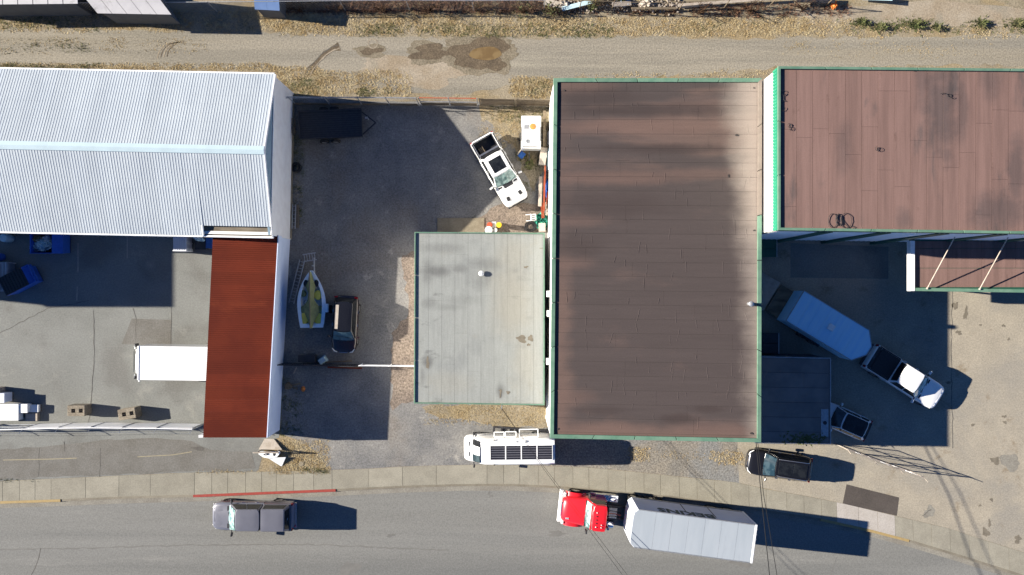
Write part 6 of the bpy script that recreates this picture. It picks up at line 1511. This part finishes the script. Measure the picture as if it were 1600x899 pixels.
# junk along the west wall
def plank(label, a, b, w, t, z, mat, name='timber_plank', cat='timber', group=None, z2=None):
    a, b = P(*a), P(*b); mb = MB(); mb.beam((a.x, a.y, z), (b.x, b.y, z2 if z2 is not None else z), w, t); return tag(mb.build(name, mat, bevel=.008), label, cat, group)
plank('long white plank lying along the brown warehouse wall', (844.5, 278), (843, 324), .26, .06, .55, M['cream'])
plank('longer red oxide beam lying along the brown warehouse wall', (851, 262), (849, 332), .13, .13, .75, M['redwood'])
plank('shorter red oxide beam on the gravel side of the longer one', (846.5, 318), (848, 342), .22, .10, .5, M['redwood'])
plank('thin reddish batten leaning between the red beam and the wall', (855, 300), (853, 322), .07, .05, .6, M['redwood'], z2=.9)
plank('grey beam on end north of the white pallet by the warehouse wall', (850.5, 176), (850, 232), .20, .12, .5, M['wood'])
pw2 = pallet('white slatted pallet lying against the junk along the brown warehouse wall', (848, 247), R(82), 3, M['whitewood'], 1.25, .5, lev=.25)
mb = MB(); mb.hexa([(-.06, -.75, 0), (.02, -.75, 0), (.02, .75, 0), (-.06, .75, 0)], [(.18, -.75, 1.7), (.24, -.75, 1.7), (.24, .75, 1.7), (.18, .75, 1.7)]); o = tag(mb.build('panel', M['palesheet']), 'pale greenish sheet leaning upright on the brown warehouse wall', 'panel'); o.location = P(855, 252)
mb = MB(); mb.hexa([(-.06, -.5, 0), (.02, -.5, 0), (.02, .5, 0), (-.06, .5, 0)], [(.14, -.5, 1.3), (.2, -.5, 1.3), (.2, .5, 1.3), (.14, .5, 1.3)]); o = tag(mb.build('panel', M['p_side']), 'grey sheet leaning on the wall level with the utility trailer', 'panel'); o.location = P(856, 218)
mb = MB(); crumple(mb, 0, 0, .2, .75, .1, .3, 8, 17); o = tag(mb.build('tarp', M['bluetarp']), 'blue tarp stuffed between the red beam and the brown warehouse wall', 'tarp'); o.location = P(855.5, 297, .3)
mb = MB(); crumple(mb, 0, 0, .18, .3, .1, .25, 7, 18); o = tag(mb.build('tarp', M['cream']), 'cream cloth bundle at the south end of the wall junk', 'tarp'); o.location = P(852, 322, .3)
plank('short white board slanting at the south end of the wall junk', (856, 326), (853, 338), .16, .05, .4, M['whitewood'], z2=.7)
c = P(815, 244); fc = thing('folding_stool', 'blue folding stool on the gravel beside the white pickup hood', 'stool', (c.x, c.y, 0), R(50))
slabpart(fc, 'seat', M['bluetarp'], -.24, .24, -.20, .20, .40, .45, .03); slabpart(fc, 'backrest', M['cream'], -.20, .24, .22, .27, .42, .75, .02)
for x in (-.2, .2):
    for y in (-.18, .18): mb = MB(); mb.tube([(x, y, 0), (x * .8, y * .8, .4)], .018, 6); mb.build('leg', M['steel'], fc)
c = P(827, 258); vp = thing('weed_plant', 'small leafy weed growing by the utility trailer tongue', 'plant', (c.x, c.y, 0)); mb = MB(); r_ = random.Random(5)
for _ in range(70):
    t = r_.uniform(0, 6.28); e = r_.uniform(.05, .32); p = Vector((math.cos(t) * e, math.sin(t) * e, r_.uniform(.1, .4))); d = Vector((math.cos(t + r_.uniform(-1, 1)), math.sin(t + r_.uniform(-1, 1)), .3)) * .14; s_ = Vector((-d.y, d.x, 0)) * .35; mb.add([p - s_, p + s_, p + d], [[0, 1, 2]])
mb.build('foliage', M['greeng'], vp, recalc=False); mb = MB(); mb.tube([(0, 0, 0), (.02, .02, .35)], [.02, .008]); mb.build('stem', M['twig'], vp)
# scraps by the middle fence
o = simple('plastic_tub', 'pale blue plastic tub upside down behind the yard fence', 'tub', [('tub', MB().hexa([(-.30, -.22, 0), (.30, -.22, 0), (.30, .22, 0), (-.30, .22, 0)], [(-.26, -.18, .35), (.26, -.18, .35), (.26, .18, .35), (-.26, .18, .35)]), M['palesheet'], .03), ('rim', MB().box(-.33, .33, -.25, .25, 0, .04), M['palesheet'], .01)], P(505, 563), R(35))
plank('reddish plank on the ground south of the yard fence', (512, 574), (566, 575.5), .12, .05, .06, M['redwood'])
plank('pale plank on the ground just behind the yard fence', (494, 567), (550, 564), .09, .04, .05, M['wood'])
plank('short forked stick by the yard fence near the shed wall', (459, 584), (464, 574), .07, .05, .06, M['whitewood'])
c = P(450, 604)
for k, (a, b, lab) in enumerate((((446, 605), (470, 599), 'upper of two pale boards crossing on the ground beside the shed wall'), ((447, 601), (466, 608), 'lower of two pale boards crossing on the ground beside the shed wall'))): plank(lab, a, b, .12, .05, .08 + .06 * k, M['wood'])
o = tag(MB().prism(blob(0, 0, .3, .25, 14, .2), 0, .28).build('boulder', M['mud'], bevel=.08, seg=3), 'rounded dark stone beside the pale boards near the shed wall', 'stone'); o.location = P(451, 603)
c = P(474, 608); mb = MB(); crumple(mb, 0, 0, .16, .2, .05, .2, 6, 19); o = tag(mb.build('rubbish_bag', M['orangepl']), 'small orange bag on the ground beside the pale boards', 'rubbish'); o.location = c
crate('dark crate in the shade beside the blue tub behind the yard fence', 466, 555, 492, 566, .5, M['blackmetal'], group=None)
# white kerbside sign
c = P(420, 702); sg = thing('board_sign', 'white angular wooden board sign with two oval holes beside the sidewalk', 'sign', (c.x, c.y, 0))
mb = MB(); mb.hexa([(-.65, .03, .20), (1.06, .0, .20), (.40, .76, .04), (-.27, .78, .04)], [(-.65, .03, .24), (1.06, .0, .24), (.40, .76, .08), (-.27, .78, .08)]); mb.build('upper_board', M['cream'], sg, bevel=.01)
slabpart(sg, 'crossbar', M['whitewood'], -.80, 1.04, -.07, .01, .96, 1.06, .015)
mb = MB(); ring_o = [(-.62, -.10), (.92, -.10), (.95, -.20), (.70, -.52), (.10, -.60), (-.30, -.52), (-.62, -.30)]
mb.prism(ring_o, .30, .36); mb.build('middle_board', M['white'], sg, bevel=.02)
for (x, y, rx, ry) in ((-.10, -.26, .20, .12), (.52, -.28, .11, .14)): mb = MB(); mb.prism(blob(x, y, rx, ry, 16, .04), .345, .364); mb.build('oval_hole', M['black'], sg)
mb = MB(); mb.tube([(-.28, -.24, .4), (-.12, -.20, .43), (-.02, -.30, .4)], .05, 8); mb.build('hook', M['white'], sg)
mb = MB(); mb.hexa([(.0, -.56, .26), (1.34, -.52, .26), (.98, -1.22, .02), (.90, -1.24, .02)], [(.0, -.56, .31), (1.34, -.52, .31), (.98, -1.22, .06), (.90, -1.24, .06)]); mb.build('lower_board', M['white'], sg, bevel=.01)
for x in (-.5, .8): mb = MB(); mb.tube([(x, -.03, 0), (x, -.03, .98)], .05, 8); mb.build('post', M['whitewood'], sg)
# cable coils on the roof of the right warehouse
def squiggle(label, c, loops, h=HB - .1, r=.012):
    q = P(*c, h); r_ = random.Random(int(c[0])); pts = []
    for (cx, cy, rx, ry, t0, t1) in loops:
        for k in range(22):
            t = t0 + (t1 - t0) * k / 21; pts.append((cx + rx * math.cos(t), cy + ry * math.sin(t), r_.uniform(0, .03)))
    mb = MB(); mb.tube(pts, r, 5); o = tag(mb.build('cable', M['cable']), label, 'cable'); o.location = (q.x, q.y, h + .02); return o
squiggle('large tangle of looped black cable on the pinkish brown roof', (1310, 345), [(-.35, 0, .28, .42, 0, 7), (.0, .05, .16, .36, 3, 9.5), (.12, .1, .3, .35, 2, 5), (.45, .0, .34, .45, 2.5, 9), (.75, -.42, .18, .09, 3, 8)], r=.016)
squiggle('small pair of cable loops in the middle of the pinkish brown roof', (1371, 234), [(-.05, .05, .1, .1, 0, 7), (.12, .0, .16, .12, 2.5, 8)])
squiggle('curled black cable by the west edge of the pinkish brown roof, upper one', (1225, 152), [(0, .25, .12, .14, 0, 6), (.05, -.05, .09, .2, 1.5, 5), (-.05, -.55, .12, .3, 1.5, 6)])
squiggle('short curled black cable by the west edge of the pinkish brown roof, lower one', (1233, 199), [(0, .1, .1, .12, 0, 7), (.12, -.1, .12, .1, 2, 8)])
squiggle('thin cable strand lying across the dark patch of the pinkish brown roof', (1480, 149), [(-.25, .05, .2, .06, 3, 0), (.1, -.02, .12, .08, 3, 8), (.3, -.1, .12, .12, 2, 6)])
squiggle('thin cable strand by the north edge of the pinkish brown roof', (1421, 108), [(-.2, .0, .22, .05, 3.1, 6), (.2, -.02, .18, .1, 3.1, 7.5)])

# ================================================================== JUNK AND SCRUB NORTH OF THE LANE
jk = [((850, 4), (885, 15), .5, 'cream', 'broad pale board at the west end of the debris north of the lane'), ((878, 17), (925, 6), .32, 'palesheet', 'greyish plank slanting through the debris north of the lane'), ((905, 3), (975, 2), .25, 'wood', 'long grey plank along the top edge above the debris'), ((955, 12), (985, 8), .35, 'whitewood', 'short whitish board in the middle of the debris'), ((1058, 11), (1215, 1), .22, 'whitewood', 'very long pale pole from the debris to the east'), ((1060, 15), (1110, 12), .14, 'blackmetal', 'dark pipe beside the long pale pole'), ((985, 17), (1055, 16), .16, 'wood', 'weathered plank flat on the ground in the debris'), ((1240, 3), (1300, 4), .5, 'blackmetal', 'black plank by the top edge east of the debris'), ((1345, -2), (1388, 2), .4, 'palesheet', 'pale bluish board by the top edge near the sand')]
for k, (a, b, w_, mt, lab) in enumerate(jk): plank(lab, a, b, w_, .06, .25 + .09 * (k % 4), M[mt], z2=.35 + .12 * (k % 3))
for k, (x, y, rx, ry, mt, lab) in enumerate(((880, 10, .6, .35, 'cream', 'cream tarp heaped at the west end of the debris'), (975, 6, .5, .3, 'contents', 'grey blue bag in the middle of the debris'), (1010, 8, .6, .3, 'whitewood', 'whitish tarp east of the middle of the debris'), (972, 1, .3, .2, 'yellowpl', 'small yellow sheet at the top edge among the debris'), (1302, 9, .25, .3, 'orangepl', 'orange bag on the dirt east of the debris'), (930, 4, .3, .3, 'yellow', 'yellowish sheet beside the greyish plank in the debris'))):
    mb = MB(); crumple(mb, 0, 0, rx, ry, .08, .3, 8, 60 + k, .5); o = tag(mb.build('tarp' if k < 3 else 'sheet_scrap', M[mt]), lab, 'tarp'); o.location = P(x, y, .1)
mb = MB(); r_ = random.Random(77)
for _ in range(420):
    q = P(r_.uniform(868, 1062), r_.gauss(9, 6)); s_ = r_.uniform(.04, .16); mb.obox((q.x, q.y), s_, s_ * r_.uniform(.3, 1), 0, r_.uniform(.03, .22), r_.uniform(0, 3))
tag(mb.build('rubble', [M['whitewood']], recalc=False), kind='stuff')
# bare shrubs and canes
def shrub(label, c, h, spread, n, seed, lean=(0, 0), green=0, group='bare shrubs north of the lane'):
    r = random.Random(seed); root = thing('bare_shrub', label, 'shrub', tuple(P(*c)), 0, group); tk = MB(); tw = MB()
    for k in range(n):
        t = r.uniform(0, 6.28); e = spread * r.uniform(.35, 1); p0 = Vector((r.uniform(-.12, .12), r.uniform(-.12, .12), 0)); tip = Vector((math.cos(t) * e + lean[0], math.sin(t) * e * .6 + lean[1], h * r.uniform(.5, 1))); mid = p0.lerp(tip, .5) + Vector((r.uniform(-.15, .15), r.uniform(-.15, .15), h * .16))
        tk.tube([p0, mid, tip], [.028, .018, .007], 5)
        for _ in range(6):
            s0 = mid.lerp(tip, r.uniform(0, .9)); d = Vector((r.uniform(-1, 1), r.uniform(-1, 1), r.uniform(-.1, .8))) * r.uniform(.2, .5); tw.tube([s0, s0 + d * .5 + Vector((0, 0, .04)), s0 + d], [.010, .008, .004], 4, cap=False)
    tk.build('stem', M['twig'], root); tw.build('twig', M['twig'], root)
    if green:
        fo = MB()
        for _ in range(green):
            t = r.uniform(0, 6.28); e = spread * r.uniform(.1, .8); p = Vector((math.cos(t) * e, math.sin(t) * e * .7, r.uniform(.1, h * .7))); d = Vector((r.uniform(-1, 1), r.uniform(-1, 1), r.uniform(0, .6))) * .16; s_ = Vector((-d.y, d.x, 0)) * .4; fo.add([p - s_, p + s_, p + d], [[0, 1, 2]])
        fo.build('foliage', M['greeng'], root, recalc=False)
for k, (x, y, h, s_, n, g, lab) in enumerate(((470, 17, 1.3, 1.0, 14, 0, 'reddish bare shrub just east of the blue tinted shed'), (530, 14, 1.2, 1.0, 12, 0, 'low bare shrub on the dirt, second east of the blue tinted shed'), (600, 17, 1.4, 1.2, 14, 0, 'bare shrub by the fence, above the curved tyre track'), (672, 18, 1.5, 1.0, 14, 0, 'bare shrub by the fence, above the ring mark in the lane'), (745, 14, 1.2, 1.1, 12, 0, 'bare shrub by the fence, above the muddy puddle'), (818, 19, 1.3, 1.2, 14, 40, 'tangled shrub with a few leaves just west of the debris'), (862, 18, 1.0, .8, 10, 120, 'leafy shrub at the west end of the debris'), (928, 12, 1.1, .7, 10, 160, 'yellow green leafy shrub standing in the debris'), (1090, 20, 1.2, 1.3, 12, 0, 'wiry bare shrub under the long pale pole'), (1170, 18, 1.2, 1.4, 12, 0, 'wiry bare shrub midway along the broken fence'), (1255, 14, 1.1, 1.3, 12, 0, 'wiry bare shrub at the east end of the broken fence'))): shrub(lab, (x, y), h, s_, n, 100 + k, green=g)
for k, (x, y, s_, lab) in enumerate(((1345, 36, .5, 'low green bush at the west end of the pale sand'), (1428, 40, .75, 'widest low green bush along the edge of the pale sand'), (1462, 44, .4, 'small low bush just right of the widest green one'), (1530, 38, .6, 'dry olive bush toward the right end of the sand'), (1587, 38, .55, 'low dry bush at the right edge of the view'), (1372, 44, .45, 'flat green bush between the two larger ones by the sand'))):
    r = random.Random(300 + k); root = thing('low_bush', lab, 'bush', tuple(P(x, y)), 0, 'low bushes along the sand'); fo = MB()
    for _ in range(int(300 * s_)):
        t = r.uniform(0, 6.28); e = s_ * abs(r.gauss(0, .5)); p = Vector((math.cos(t) * e * 1.4, math.sin(t) * e * .6, r.uniform(.03, .32) * (1.2 - min(1, e)))); d = Vector((math.cos(t) + r.uniform(-.8, .8), math.sin(t) + r.uniform(-.8, .8), r.uniform(.1, .8))) * .13; q = Vector((-d.y, d.x, 0)) * .3; fo.add([p - q, p + q, p + d], [[0, 1, 2]])
    fo.build('foliage', M['greeng'], root, recalc=False); st = MB()
    for _ in range(7): t = r.uniform(0, 6.28); st.tube([(0, 0, 0), (math.cos(t) * s_ * .8, math.sin(t) * s_ * .5, .25)], [.014, .005], 4)
    st.build('stem', M['twig'], root)
# round metal plate in the weeds by the sign
o = tag(MB().lathe([(0, .03), (.17, .03), (.19, .0)], 20).build('manhole_cover', M['conc']), 'small round cover in the dead weeds beside the white board sign', 'cover'); o.location = P(471, 725, .02)
